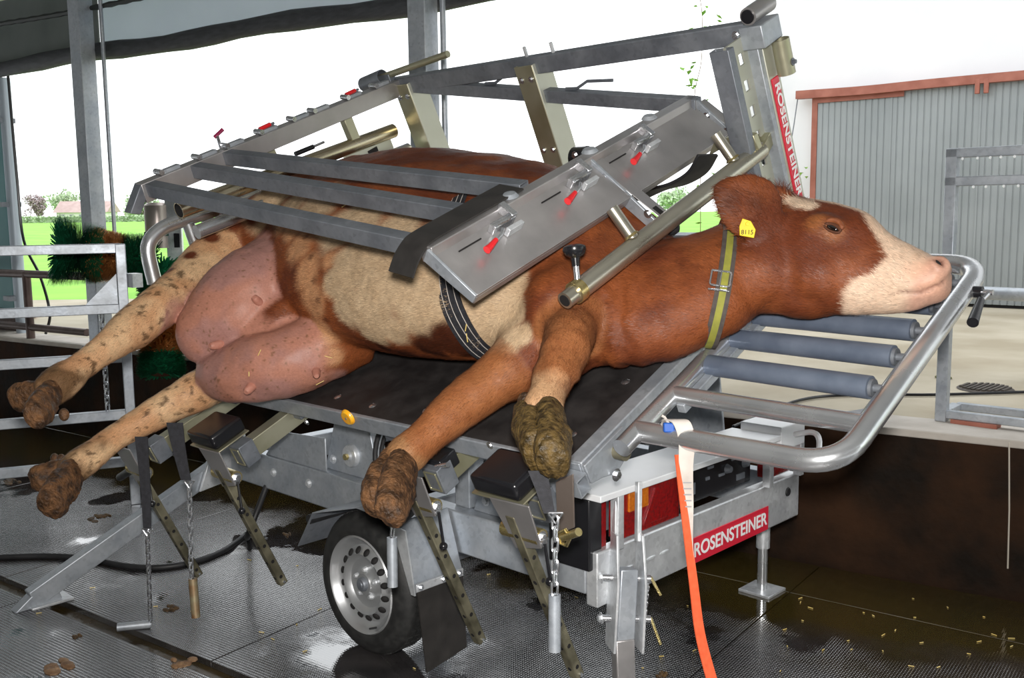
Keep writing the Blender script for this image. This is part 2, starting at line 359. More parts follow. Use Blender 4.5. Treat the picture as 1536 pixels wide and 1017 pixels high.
# --- roof over the pit, its eave band and rolled curtain
rf = MB().prism([wl(-12, .35, 3.45), wl(8, .35, 3.45), wl(8, -8.5, 5.0), wl(-12, -8.5, 5.0)], (0, 0, .06)).obj('ceiling', ROOFM)
tag(rf, 'grey sheet roof over the pit', 'roof', kind='structure')
cu = MB().prism([wl(-5.55, .17, 2.95), wl(8, .17, 2.95), wl(8, .17, 3.44), wl(-5.55, .17, 3.44)], WN*.01).obj('trim_2', CURT); N_ = MATS['pale_curtain_sheet'].node_tree; b_ = N_.nodes['Principled BSDF']; tl_ = N_.nodes.new('ShaderNodeBsdfTranslucent'); tl_.inputs[0].default_value = (.62, .66, .72, 1); mx_ = N_.nodes.new('ShaderNodeMixShader'); mx_.inputs[0].default_value = .6
N_.links.new(b_.outputs[0], mx_.inputs[1]); N_.links.new(tl_.outputs[0], mx_.inputs[2]); N_.links.new(mx_.outputs[0], N_.nodes['Material Output'].inputs[0])
tag(cu, 'pale grey windbreak sheet above the rolled curtain', 'curtain', kind='structure')
cu = MB().prism([wl(-12, .17, 2.9), wl(-5.57, .17, 2.9), wl(-5.57, .17, 3.44), wl(-12, .17, 3.44)], WN*.01).obj('trim_3', CURTD); tag(cu, 'dark green windbreak sheet above the curtain at the far end', 'curtain', kind='structure')
pts = [wl(d, .12, 2.90 + .012*math.sin(d*3)) for d in np.arange(-12, 8.01, .25)]
tag(MB().tube(pts, [.062 + .006*math.sin(i*1.7) for i in range(len(pts))], 14).obj('rolled_curtain', mat('black_curtain', (.03, .032, .036), (.055, .058, .065), .6, 0, 6, None, .4, 60, stretch=(1, 8, 8))), 'black curtain rolled up under the eave behind the posts', 'curtain')
pts = [wl(d, .05, 3.24 - .035*abs(math.sin((d+.2)*.9))) for d in np.arange(-9, -2.0, .08)]
tag(MB().tube(pts, [.016 + .006*(i % 2) for i in range(len(pts))], 6).obj('draped_chain', mat('black_chain', (.02, .025, .022), None, .6)), 'black chain draped along the windbreak sheets under the eave', 'chain')
for nm, q0_, q1_, lab in (('wall_front', (-12, -8.5), (8, -8.5), 'unseen grey barn wall added on the camera side to darken the pit'), ('wall_left', (-12, -8.5), (-12, -.3), 'unseen grey barn wall added at the left end to darken the pit'), ('wall_right', (8, -8.5), (8, -.3), 'unseen grey barn wall added at the right end to darken the pit')):  # unseen walls, added to shut out sky light and darken the interior
    o_ = MB().prism([wl(*q0_, -.1), wl(*q1_, -.1), wl(*q1_, 3.4 if nm != 'wall_front' else 4.9), wl(*q0_, 4.9)], (WN if nm == 'wall_front' else WD)*.15).obj(nm, mat('added_barn_wall', (.30, .30, .29), (.36, .35, .34), .85, 0, 2)); tag(o_, lab, 'wall', kind='structure')
# --- posts of the open side
def post(d, zt, zb, label, w=.125):
    r = thing('roof_post', wl(d, 0, YZ), label, 'post', 'roof posts along the pit wall')
    MB().beam(wl(d, .0, YZ), wl(d, .0, zt), w, w, WN).obj('shaft', GALV, r, bevel=.006)
    MB().beam(wl(d, .0, YZ), wl(d, .0, YZ+.012), w*1.6, w*1.6, WN).obj('base_plate', GALVD, r)
    for a in (-1, 1):
        for b in (-1, 1): MB().bolt(wl(d+a*.08, b*.08, YZ+.012), Z_).obj('bolt', GALVB, r)
post(-5.53, 3.44, YZ, 'galvanised roof post behind the round green brush')
post(-2.37, 3.44, YZ, 'galvanised roof post rising behind the tipped frame')
tag(MB().tube([wl(-5.33, .03, YZ), wl(-5.33, .03, 3.44)], .015, 10).obj('drop_pipe', GALV), 'thin steel pipe beside the post with the brush', 'pipe', 'thin vertical pipes')
tag(MB().tube([wl(-2.25, .03, YZ), wl(-2.25, .03, 3.44)], .017, 10).obj('drop_pipe', GALV), 'thin steel pipe beside the post behind the tipped frame', 'pipe', 'thin vertical pipes')
# --- teal shed corner with its pipes at the far left
r = thing('teal_cabinet', wl(-7.6, .25, YZ), 'teal panelled cabinet with grey pipe at the left edge', 'cabinet')
MB().prism([wl(-8.6, .25, YZ+.2), wl(-7.10, .25, YZ+.2), wl(-7.10, .25, 2.75), wl(-8.6, .25, 2.75)], WN*.06).obj('panel', TEAL, r, bevel=.01)
MB().prism([wl(-8.6, .28, YZ), wl(-7.13, .28, YZ), wl(-7.13, .28, YZ+.2), wl(-8.6, .28, YZ+.2)], WN*.05).obj('plinth', BROWNP, r)
MB().tube([wl(-7.0, .25, YZ), wl(-7.0, .25, 2.85)], .05, 14).obj('pipe', mat('pale_blue_pipe', (.42, .48, .54), None, .45, .3), r)
for z in (1.0, 1.8, 2.5): MB().abox(wl(-7.10, .2, z)-[.03, .03, .02], wl(-7.0, .28, z)+[.03, .03, .02]).obj('clamp', GALVD, r)
tag(MB().tube(bez([wl(-6.85, .2, 2.85), wl(-6.83, .2, 2.0), wl(-6.8, .2, 1.5), wl(-6.6, .2, 1.2), wl(-6.5, .2, .9), wl(-6.58, .2, .72)], 6), .012, 8).obj('hanging_cable', BLACKS), 'thin black cable hanging beside the teal cabinet', 'cable')
# --- brown pipe rail on the kerb at the left
r = thing('pipe_fence', wl(-6.6, .1, YZ), 'brown pipe fence standing on the kerb left of the brush', 'fence')
MB().tube([wl(-8.6, .05, 1.23), wl(-5.8, .05, 1.23)], .032, 12).obj('rail', BROWNP, r)
MB().tube([wl(-8.6, .05, .80), wl(-5.78, .05, .79)], .03, 12).obj('rail', BROWNP, r)
MB().tube([wl(-6.55, .05, YZ), wl(-6.55, .05, 1.25)], .034, 12).obj('upright', BROWNP, r)
MB().tube([wl(-8.0, .05, YZ), wl(-8.0, .05, 1.25)], .034, 12).obj('upright', BROWNP, r)
tag(MB().tube(bez([atz(-20, 478, YZ+.02), atz(20, 474, YZ+.02), atz(45, 470, YZ+.02), atz(50, 474, YZ+.02), atz(10, 481, YZ+.02), atz(-30, 484, YZ+.02)], 6), .018, 8).obj('red_hose', mat('red_hose', (.5, .06, .05), None, .5)), 'red hose lying on the yard at the left edge', 'hose')
# --- white barn with sliding door
BD = np.array([math.cos(R(5)), math.sin(R(5)), 0]); BN = np.array([-BD[1], BD[0], 0]); BB = np.array([-3.63, 10.29, 0])
def bl(d, o=0, z=0): return BB + BD*d + BN*o + Z_*z
r = MB().prism([bl(-2.39, 0, YZ-.1), bl(14, 0, YZ-.1), bl(14, 0, 6.5), bl(-2.39, 0, 6.5)], BN*8).obj('barn', WALLW); tag(r, 'white rendered barn behind the yard', 'building')
MB().prism([bl(-2.9, -.5, 6.5), bl(14.4, -.5, 6.5), bl(14.4, 4, 9.0), bl(-2.9, 4, 9.0)], Z_*.15).obj('roof', ROOFT, r)
dr = thing('door_1', bl(.8, -.08, YZ), 'grey corrugated sliding door hung on a red-brown rail', 'door'); tag(dr, kind='structure')
x0, x1, zb, zt = -1.50, 5.2, YZ+.03, 2.86
seams = [-1.50, -.72, .13, .98, 1.83, 2.68, 3.53, 4.38, 5.23]
for a, b in zip(seams[:-1], seams[1:]):
    n = int(round((b-a)/.066)); P = []
    for i in range(n):
        w = (b-a)/n; u = a + i*w
        P += [(u+.002, 0), (u+w*.78, 0), (u+w*.83, .007), (u+w*.94, .007)]
    P.append((b-.004, 0))
    vs = [bl(u, -.09+v, z) for z in (zb, zt) for u, v in P]; k = len(P)
    MB().add(vs, [(i, i+1, k+i+1, k+i) for i in range(k-1)]).obj('corrugated_panel', SHEET, dr)
for u in seams[1:-1]: MB().prism([bl(u-.012, -.098, zb), bl(u+.006, -.098, zb), bl(u+.006, -.098, zt), bl(u-.012, -.098, zt)], BN*.006).obj('seam_strip', SHEET, dr)
MB().prism([bl(-1.56, -.10, YZ), bl(-1.50, -.10, YZ), bl(-1.50, -.10, zt), bl(-1.56, -.10, zt)], BN*.1).obj('jamb', RUST, dr)
MB().prism([bl(x0, -.07, YZ), bl(x1, -.07, YZ), bl(x1, -.07, zb), bl(x0, -.07, zb)], BN*.05).obj('bottom_gap', DARK, dr)
pts = [bl(u, -.12, 2.90 - .012*math.exp(-((u+1.0)/.5)**2)) for u in np.arange(-1.72, 5.4, .2)]
mb = MB()
for p, q in zip(pts[:-1], pts[1:]): mb.beam(p, q, .09, .085)
mb.obj('rail', RUST, dr)
MB().prism([bl(-1.5, -.11, 2.80), bl(-.6, -.11, 2.80), bl(-.6, -.11, 2.86), bl(-1.5, -.11, 2.86)], BN*.02).obj('rail_lip', RUST, dr)
for u in (.105, .185, 2.65, 2.73): MB().prism([bl(u-.022, -.17, 2.76), bl(u+.022, -.17, 2.76), bl(u+.022, -.17, 2.90), bl(u-.022, -.17, 2.90)], BN*.03).obj('hanger', RUST, dr, bevel=.006)
tag(MB().tube(bez([bl(-1.72, -.1, 2.88), bl(-1.8, -.08, 2.4), bl(-1.95, -.06, 1.9)], 5), .006, 6).obj('wall_cable', GALVD), 'thin grey cable hanging from the end of the barn door rail', 'cable')
# climbing plant with single leaves beside the door
def leafy(name, label, spots, size, n, seedv):
    rr = random.Random(seedv); r = thing(name, spots[0], label, 'plant')
    MB().tube(bez(spots, 5), .004, 6).obj('stem', mat('plant_stem', (.2, .14, .07), None, .8), r)
    path = bez(spots, 6)
    for i in range(n):
        c = path[rr.randrange(len(path))] + np.array([rr.gauss(0, size*1.2), rr.gauss(0, size*.8), rr.gauss(0, size*1.1)])
        d = nrm([rr.gauss(0, 1), rr.gauss(0, 1), rr.gauss(-.4, .6)]); _, x, u = frame(d); L_ = size*rr.uniform(.8, 1.4); w = L_*.3
        MB().add([c, c+d*L_*.45+x*w+u*.01, c+d*L_, c+d*L_*.45-x*w+u*.01, c+d*L_*.5-u*.012], [(0, 1, 4), (1, 2, 4), (2, 3, 4), (3, 0, 4)]).obj('leaf', LEAF, r)
leafy('climbing_plant', 'small green leafy shoot growing on the barn wall beside the door', [bl(-2.1, -.15, 1.95), bl(-1.9, -.2, 2.05), bl(-1.6, -.25, 2.0)], .075, 42, 3)
leafy('tree_branch', 'green leafy branch behind the machine at the barn corner', [bl(-2.68, -.6, 4.1), bl(-2.62, -.6, 3.8), bl(-2.62, -.6, 3.3), bl(-2.7, -.6, 2.9), bl(-2.62, -.6, 2.2), bl(-2.6, -.6, YZ)], .085, 60, 4)
# --- galvanised gate standing on the kerb at the right
r = thing('yard_gate', (-1.69, 4.62, YZ), 'galvanised yard gate standing on the kerb at right', 'gate')
g = np.array([-1.69, 4.62, 0]); gd = np.array([math.cos(R(3)), math.sin(R(3)), 0]); gn = np.array([-gd[1], gd[0], 0])
MB().beam(g+Z_*YZ, g+Z_*1.94, .05, .05, gn).obj('upright', GALV, r, bevel=.004)
MB().beam(g+gd*1.5+Z_*YZ, g+gd*1.5+Z_*1.94, .05, .05, gn).obj('upright', GALV, r, bevel=.004)
for z in (1.92, 1.795): MB().beam(g+Z_*z-gd*.025, g+gd*1.5+Z_*z, .05, .042).obj('rail', GALV, r, bevel=.004)
for o, z in ((0, YZ+.035), (.22, YZ+.035)): MB().beam(g+gn*o+Z_*z, g+gn*o+gd*1.5+Z_*z, .04, .035).obj('foot_rail', GALV, r, bevel=.003)
MB().beam(g+Z_*(YZ+.035), g+gn*.22+Z_*(YZ+.035), .05, .03).obj('foot_tie', GALV, r, bevel=.003)
MB().abox(g+[.05, -.03, YZ], g+[.25, .03, YZ+.018]).obj('foot_plate', RUST, r)
for z in (1.90, 1.775):
    for i in range(26):
        u = .05 + i*.055 + random.uniform(-.012, .012)
        if random.random() < .75: MB().ball(g+gd*u+Z_*(z-.006)-gn*.02, (.006, .006, .008), None, 6, 4).obj('water_drop', mat('water_drop', (.95, .97, 1), None, .02, 0, spec=1), r)
a = aty(1420, 437, 6.0); b = aty(1536, 436, 6.0)
r = thing('barrier_pipe', (a[0]+.6, 6.0, YZ), 'round galvanised barrier pipe in front of the grey door', 'barrier')
MB().tube([a-X_*.6, a+X_*3.2+Z_*.0], .038, 14).obj('pipe', GALV, r)
for u in (.5, 2.9): MB().tube([a+X_*u-Z_*(a[2]-YZ), a+X_*u], .034, 12).obj('upright', GALV, r)
c = atz(1478, 583, YZ); r = thing('drain_grate', c, 'round dark iron drain grate set in the yard', 'drain')
MB().lathe(c, Z_, [(0, .006), (.135, .006), (.145, 0)], 24).obj('plate', mat('iron_grate', (.05, .04, .035), (.09, .075, .06), .6, .3, 20), r)
for i in range(-4, 5):
    h = math.sqrt(.125**2-(i*.027)**2); MB().abox(c+[i*.027-.008, -h, .004], c+[i*.027+.008, h, .014]).obj('bar', MATS['iron_grate'], r)
tag(MB().tube(bez([atz(1100, 640, YZ+.008), atz(1200, 600, YZ+.008), atz(1290, 592, YZ+.008), atz(1400, 592, YZ+.008), atz(1536, 588, YZ+.008), atz(1600, 586, YZ+.008)], 8), .008, 8).obj('yard_cable', BLACKS), 'thin dark cable lying across the yard past the drain', 'cable')
c = atz(1415, 567, YZ); tag(MB().ball(c+Z_*.004, (.05, .035, .012), None, 10, 6).obj('moss_clump', mat('moss', (.10, .11, .02), None, .9)), 'small moss clump on the yard before the drain', 'moss')
tag(MB().tube([wl(.72, -.02, .69), wl(.735, -.03, .4), wl(.74, -.02, .14)], .0035, 5).obj('string', mat('pale_string', (.5, .45, .38), None, .8)), 'thin pale string hanging down the dark pit wall', 'string')

# --- far background
def crown(name, label, px, py, dep, rx, rz, material, seedv, group='far trees'):
    rr = np.random.default_rng(seedv); c = atd(px, py, dep); r = thing(name, (c[0], c[1], YZ), label, 'tree', group)
    mb = MB(); K_ = 26
    cs = rr.normal(0, .45, (K_, 3))
    for q in cs:
        q = np.clip(q, -.8, .8); cc = c + CR*q[0]*rx + CF*q[1]*rx + Z_*q[2]*rz; n = 55; rad = rx*.42
        for _ in range(n):
            d = nrm(rr.normal(0, 1, 3)); p = cc + d*rad*rr.uniform(.7, 1.05); _, x, u = frame(d + rr.normal(0, .4, 3)); w = rx*.085
            mb.add([p-x*w, p+u*w, p+x*w, p-u*w], [(0, 1, 2, 3)])
    mb.obj('crown', material, r, flat=True)
    MB().tube([(c[0], c[1], YZ-.1), tuple(c)], [rx*.1, rx*.06], 8).obj('trunk', mat('bark', (.2, .16, .13), None, .9), r)
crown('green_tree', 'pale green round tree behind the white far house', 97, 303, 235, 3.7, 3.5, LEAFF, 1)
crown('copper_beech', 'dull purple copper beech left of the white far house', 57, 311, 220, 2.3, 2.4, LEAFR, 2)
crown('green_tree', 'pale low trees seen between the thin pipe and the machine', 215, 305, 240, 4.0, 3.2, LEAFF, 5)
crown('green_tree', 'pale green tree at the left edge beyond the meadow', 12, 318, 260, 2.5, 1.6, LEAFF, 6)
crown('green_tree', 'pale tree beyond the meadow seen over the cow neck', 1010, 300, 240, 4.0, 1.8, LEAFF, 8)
def house(px, dep, hw, wall_h, roof_h, label, depth_=7):
    c = atd(px, 328, dep); c[2] = YZ; r = thing('far_house', c, label, 'house'); x = nrm(CR*[1, 1, 0]); y = nrm(CF*[1, 1, 0])
    MB().box(c+Z_*wall_h/2+y*depth_/2, (x, y, Z_), (hw, depth_/2, wall_h/2)).obj('wall', HOUSEW, r)
    e = .6
    MB().prism([c-x*(hw+e)-y*e+Z_*wall_h, c-x*(hw+e)+y*(depth_+e)+Z_*wall_h, c-x*(hw+e)+y*depth_/2+Z_*(wall_h+roof_h)], x*(2*hw+2*e)).obj('roof', ROOFT, r)
    for i in range(-2, 3):
        f = MB().box(c+x*i*hw*.38+Z_*wall_h*.55-y*.02, (x, y, Z_), (.55, .04, .6)).obj('window', HOUSEW, r); MB().box(c+x*i*hw*.38+Z_*wall_h*.55-y*.06, (x, y, Z_), (.45, .03, .5)).obj('pane', WIND, f)
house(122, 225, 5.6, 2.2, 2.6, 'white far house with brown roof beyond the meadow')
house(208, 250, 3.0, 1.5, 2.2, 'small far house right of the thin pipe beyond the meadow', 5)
mb = MB(); rr = np.random.default_rng(11)
for _ in range(1500):
    u = rr.uniform(-40, 260); c = atd(u, 327, 215); c[2] = YZ + rr.uniform(0, 1.3); d, x, w = frame(rr.normal(0, 1, 3)); q = .35
    mb.add([c-x*q, c+w*q, c+x*q, c-w*q], [(0, 1, 2, 3)])
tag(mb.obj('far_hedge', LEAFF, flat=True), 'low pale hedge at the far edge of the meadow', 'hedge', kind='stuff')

# --- galvanised pit gate at the left
G1 = np.array([-5.56, 2.55, 0]); GD = nrm(np.array([-.30, -.68, 0])); GN = np.array([-GD[1], GD[0], 0])
r = thing('pit_gate', G1, 'galvanised five-bar gate in the pit behind the raised hind legs', 'gate')
MB().beam(G1, G1+Z_*1.53, .055, .055, GN).obj('upright', GALV, r, bevel=.004)
MB().beam(G1+GD*2.4, G1+GD*2.4+Z_*1.53, .055, .055, GN).obj('upright', GALV, r, bevel=.004)
for z in (1.505, 1.16, .875, .54, .26): MB().beam(G1+Z_*z, G1+GD*2.4+Z_*z, .05, .055).obj('rail', GALV, r, bevel=.004)
MB().abox(G1+[.0, .02, 1.28], G1+[.09, .08, 1.36]).obj('latch_plate', GALVB, r)
MB().prism([G1+GD*.03+Z_*1.17, G1+GD*.22+Z_*1.17, G1+GD*.03+Z_*1.36], GN*.01).obj('gusset', GALV, r)
# chain link shared mesh
def link_mesh():
    mb = MB(); P = []
    for i in range(14):
        a = 2*math.pi*i/14; P.append((.0085*math.cos(a), 0, .0085*math.sin(a) + (.009 if math.sin(a) > 0 else -.009)))
    mb.tube(P, .0036, 6, closed=True); o = mb.obj('chain_link', CHROME); me = o.data; bpy.data.objects.remove(o); me.name = 'chain_link'; return me
LINK = link_mesh()
def chain(parent, p, q, sag=0, scale=1., mat_=None):
    p = np.asarray(p, float); q = np.asarray(q, float); L_ = np.linalg.norm(q-p); step = .026*scale; n = max(2, int(L_/step)); off = np.array(ROOTLOC[parent.name])
    for i in range(n):
        t = (i+.5)/n; c = p + (q-p)*t - Z_*sag*4*t*(1-t); d, x, u = frame(q-p, (0, 1, 0)); a = math.pi/2*(i % 2) + .35
        xa = x*math.cos(a) + u*math.sin(a); ya = np.cross(d, xa)
        o = bpy.data.objects.new('chain_link', LINK); COL.objects.link(o); o.parent = parent
        M = Matrix.Identity(4)
        for k in range(3): M[k][0] = xa[k]*scale; M[k][1] = ya[k]*scale; M[k][2] = d[k]*scale*L_/n/step; M[k][3] = c[k]-off[k]
        o.matrix_local = M
chain(r, G1+GD*.12+Z_*1.13, G1+GD*.12+Z_*.57, 0, 1.5)

# --- rotating cow brush on the post
def bristles(mb, c0, c1, r0, r1, n, core, seedv, flare=0.):
    rr = np.random.default_rng(seedv); c0 = np.asarray(c0); c1 = np.asarray(c1); d, x, u = frame(c1-c0)
    for _ in range(n):
        t = rr.random(); a = rr.uniform(0, 2*math.pi); o = x*math.cos(a)+u*math.sin(a); rad = (r0+(r1-r0)*t)*rr.uniform(.93, 1.05)
        b = c0+(c1-c0)*t + o*core; e = c0+(c1-c0)*t + o*rad + d*(flare*(.5-t) + rr.normal(0, .014)) + rr.normal(0, .006, 3); w = np.cross(o, d)*.0055
        mb.add([b-w, b+w, e+w*.8, e-w*.8], [(0, 1, 2, 3)])
    return mb
def brush_seg(r, c0, c1, r0, r1, n, m_, seedv, nm, flare=0.):
    o = bristles(MB(), c0, c1, r0, r1, n, .07, seedv, flare).obj(nm, m_, r, flat=True); tag(o, kind='stuff')
DB = 6.95
h0 = atd(92, 376, DB-.1); h1 = atd(140, 382, DB-.02); h2 = atd(184, 386, DB+.03); h3 = atd(232, 388, DB+.12)
r = thing('cow_brush', wl(-5.3, -.1, YZ), 'green and orange rotating cow brush mounted on the roof post', 'brush')
MB().tube([h0-nrm(h1-h0)*.02, h3], .075, 16).obj('roller_core', CORE, r)
brush_seg(r, h0, h1, .25, .20, 7500, GREENB, 1, 'green_bristles', -.10)
brush_seg(r, h1, h2, .19, .165, 5200, ORNGB, 2, 'orange_bristles')
brush_seg(r, h2, h3, .165, .18, 5200, GREENB, 3, 'green_bristles')
v0 = atd(243, 400, DB+.05); v1 = atd(243, 487, DB-.05); v2 = atd(242, 532, DB-.1); v3 = atd(242, 562, DB-.12)
MB().tube([v0, v3], .07, 16).obj('roller_core', CORE, r)
brush_seg(r, v0, v1, .17, .15, 6000, GREENB, 4, 'green_bristles'); brush_seg(r, v1, v2, .15, .15, 4000, ORNGB, 5, 'orange_bristles'); brush_seg(r, v2, v3, .15, .16, 3600, GREENB, 6, 'green_bristles')
c = atd(236, 338, DB+.1)
MB().lathe(c-Z_*.16, Z_, [(0, 0), (.085, 0), (.085, .09), (.088, .09), (.088, .11), (.085, .11), (.085, .3), (.06, .32), (0, .32)], 24).obj('motor', mat('brown_grey_motor', (.34, .28, .25), (.5, .45, .42), .35, .6, 4), r)
MB().lathe(c-Z_*.075, Z_, [(.086, 0), (.092, 0), (.092, .03), (.086, .03)], 24).obj('motor_band', mat('dark_green_band', (.01, .05, .03), None, .5), r)
c2 = atd(262, 350, DB+.1); x = nrm(CR*[1, 1, 0])
MB().box(c2, (x, nrm(CF*[1, 1, 0]), Z_), (.055, .02, .24)).obj('mount_plate', GALVB, r, bevel=.004)
MB().prism([c2-Z_*.24-x*.05, c2-Z_*.24+x*.22, c2-Z_*.40+x*.22, c2-Z_*.52-x*.08, c2-Z_*.36-x*.10], CF*.02).obj('bracket', GALV, r)
MB().box(c2+x*.02-Z_*.05, (x, nrm(CF*[1, 1, 0]), Z_), (.02, .024, .05)).obj('vent_slots', BLACKS, r)

# ================================================================== TILTING TABLE TRAILER
TR = thing('cow_treatment_trailer', (-2.9, 3.1, 0), 'galvanised tilting table trailer holding the cow on its side', 'trailer')
def P(mb, name, material, bevel=0., parent=TR, **k): return mb.obj(name, material, parent, bevel=bevel, **k)
# --- chassis
YN, YF = 2.45, 3.78; XR, XL = -1.98, -4.28
P(MB().abox((XL, YN, .41), (XR-.052, YN+.07, .57)), 'side_beam', GALV, .006)
P(MB().abox((XL, YF-.07, .41), (XR-.052, YF, .57)), 'side_beam', GALV, .006)
P(MB().abox((XR-.05, YN, .375), (XR, 3.82, .565)), 'rear_beam', GALVB, .006)
for x in (-4.26, -3.55, -2.93, -2.4): P(MB().abox((x-.04, YN+.07, .43), (x+.04, YF-.07, .55)), 'cross_beam', GALV, .005)
P(MB().cyl((-2.93, 2.3, .276), (-2.93, 3.93, .276), .03), 'axle', GALVD)
for y in (YN+.02, YF-.05): P(MB().prism([(-3.03, y, .41), (-2.83, y, .41), (-2.88, y, .25), (-2.98, y, .25)], (0, .03, 0)), 'axle_bracket', GALVD)
# --- wheels
def wheel(yo, sgn):
    c = np.array([-2.945, yo, .276]); ax = np.array([0, sgn, 0.])   # axis points from outer face inward
    prof = [(.190, .004), (.196, .0), (.215, -.004), (.245, .004), (.262, .018), (.274, .032), (.277, .05), (.277, .13), (.27, .15), (.25, .165), (.2, .168)]
    ty = P(MB().lathe(c, ax, prof, 64), 'tyre', TYRE)
    # tread grooves: raised blocks
    mb = MB()
    for k in range(48):
        a = 2*math.pi*k/48; o = np.array([math.cos(a), 0, math.sin(a)]); t_ = np.array([-math.sin(a), 0, math.cos(a)])
        for h in (.055, .085, .115): mb.box(c+ax*h+o*.2775, (t_, ax, o), (.0135, .011, .003))
    P(mb, 'tread', TYRE, parent=ty)
    rim = P(MB().lathe(c, ax, [(.193, .004), (.188, -.003), (.180, .004), (.174, .02), (.162, .034), (.150, .038), (.140, .030), (.118, .012), (.108, .016), (.095, .032), (.07, .036), (.05, .03), (.04, .018), (0, .018)], 64), 'rim', RIM, parent=ty)
    for k in range(16):
        a = 2*math.pi*(k+.5)/16; o = np.array([math.cos(a), 0, math.sin(a)]); t_ = np.array([-math.sin(a), 0, math.cos(a)])
        P(MB().ball(c+ax*.0175+o*.132, (.013, .0165, .007), (t_, o*.8+ax*.6, ax*.8-o*.6), 12, 6), 'rim_hole', DARK, parent=rim)
    for k in range(5):
        a = 2*math.pi*k/5+.3; o = np.array([math.cos(a), 0, math.sin(a)])
        P(MB().lathe(c+ax*.034+o*.056, -ax, [(0, .018), (.007, .018), (.011, .008), (.011, 0)], 8), 'wheel_bolt', GALVB, parent=rim)
    P(MB().lathe(c+ax*.02, -ax, [(0, .022), (.012, .022), (.014, .018), (.022, .018), (.026, .014), (.028, .0)], 24), 'hub_cap', GALVD, parent=rim)
    P(MB().cyl(c+ax*.02+np.array([.07, 0, -.155]), c-ax*.012+np.array([.068, 0, -.15]), .0035), 'valve', BLACK, parent=rim)
wheel(2.205, 1); wheel(3.99, -1)
# --- near mudguard
def fz(px, py, Y=2.22): q = aty(px, py, Y); return q[0], q[2]
prof = [fz(440, 803), fz(482, 748), fz(585, 770), fz(655, 790), fz(612, 868)]
prof = [(-3.33, .345), (-3.22, .505), (-2.93, .585), (-2.70, .575), (-2.62, .33)]
for (a, b), nm, mm in zip(zip(prof[:-1], prof[1:]), ('mudguard_front', 'mudguard_top', 'mudguard_top', 'mudguard_rear'), (GALVD, GALV, GALV, GALV)):
    P(MB().prism([(a[0], 2.19, a[1]), (b[0], 2.19, b[1]), (b[0], 2.44, b[1]), (a[0], 2.44, a[1])], (0, 0, .004)) if nm != 'mudguard_rear' else MB().prism([(a[0], 2.19, a[1]), (b[0], 2.19, b[1]), (b[0], 2.44, b[1]), (a[0], 2.44, a[1])], (.004, 0, .001)), nm, mm)
P(MB().prism([(-2.645, 2.186, .56), (-2.60, 2.186, .33), (-2.62, 2.186, .33), (-2.72, 2.186, .57)], (0, .006, 0)), 'mudguard_lip', GALVB)
P(MB().prism([(-2.615, 2.205, .36), (-2.615, 2.43, .36), (-2.60, 2.43, .06), (-2.60, 2.23, .03)], (.006, 0, 0)), 'mud_flap', FLAP)
P(MB().beam((-2.61, 2.20, .352), (-2.61, 2.43, .352), .012, .03), 'flap_clamp', GALVB, .003)
for y in (2.22, 2.33, 2.41): P(MB().bolt((-2.603, y, .352), X_, .007), 'bolt', CHROME)
P(MB().tube([(-3.26, 2.2, .47), (-3.27, 2.44, .47)], .02, 12), 'rubber_buffer', BLACK)
# --- uprights that carry the table
def plate(pts, th, nm, mm, bev=.004): P(MB().prism(pts, th), nm, mm, bev)
for y in (2.50, 3.60):
    plate([(-3.56, y, .57), (-3.18, y, .57), (-3.26, y, .86 + (.0 if y < 3 else .45)), (-3.46, y, .86 + (.0 if y < 3 else .45))], (0, .012, 0), 'trunnion_plate', GALV)
    plate([(-2.62, y, .57), (-2.20, y, .57), (-2.28, y, .84 + (.0 if y < 3 else .45)), (-2.50, y, .84 + (.0 if y < 3 else .45))], (0, .012, 0), 'trunnion_plate', GALV)
for x in (-3.36, -2.41):
    for dx in (-.10, .10): plate([(x+dx-.006, 2.51, .57), (x+dx-.006, 2.62, .57), (x+dx-.006, 2.56, .86), (x+dx-.006, 2.51, .86)], (.012, 0, 0), 'gusset', GALVB, .002)
    P(MB().lathe((x, 2.50, .66), -Y_, [(0, .03), (.018, .03), (.022, .02), (.045, .02), (.05, .012), (.05, 0)], 24), 'pivot_pin', GALVB)
    P(MB().lathe((x, 2.48, .66), -Y_, [(0, .022), (.014, .022), (.014, 0)], 6), 'pivot_nut', BRASS)
for x, z in ((-3.5, .62), (-3.22, .62), (-3.62, .50), (-2.55, .62), (-2.27, .62), (-2.27, .50), (-3.9, .5)): P(MB().bolt((x, 2.45 if z < .57 else 2.50, z), -Y_, .012, .012), 'bolt', GALVB)
plate([(-3.98, 2.46, .57), (-3.50, 2.46, .57), (-3.50, 2.46, .72), (-3.85, 2.46, .70)], (0, .01, 0), 'side_sheet', GALV)
P(MB().abox((-2.72, 2.50, .57), (-2.64, 2.58, .86)), 'column', GALV, .005)
P(MB().tube(bez([(-3.05, 2.47, .87), (-3.10, 2.44, .80), (-3.11, 2.43, .68), (-3.04, 2.46, .58)], 6), .011, 8), 'hydraulic_hose', BLACK)
P(MB().tube(bez([(-3.02, 2.47, .87), (-3.06, 2.44, .80), (-3.07, 2.43, .70), (-3.0, 2.46, .60)], 6), .009, 8), 'hydraulic_hose', BLACK)
P(MB().cyl((-2.9, 3.0, .5), (-2.9, 3.35, 1.15), .04), 'hydraulic_cylinder', BLACKS); P(MB().cyl((-2.9, 3.35, 1.15), (-2.9, 3.42, 1.28), .022), 'piston_rod', CHROME)
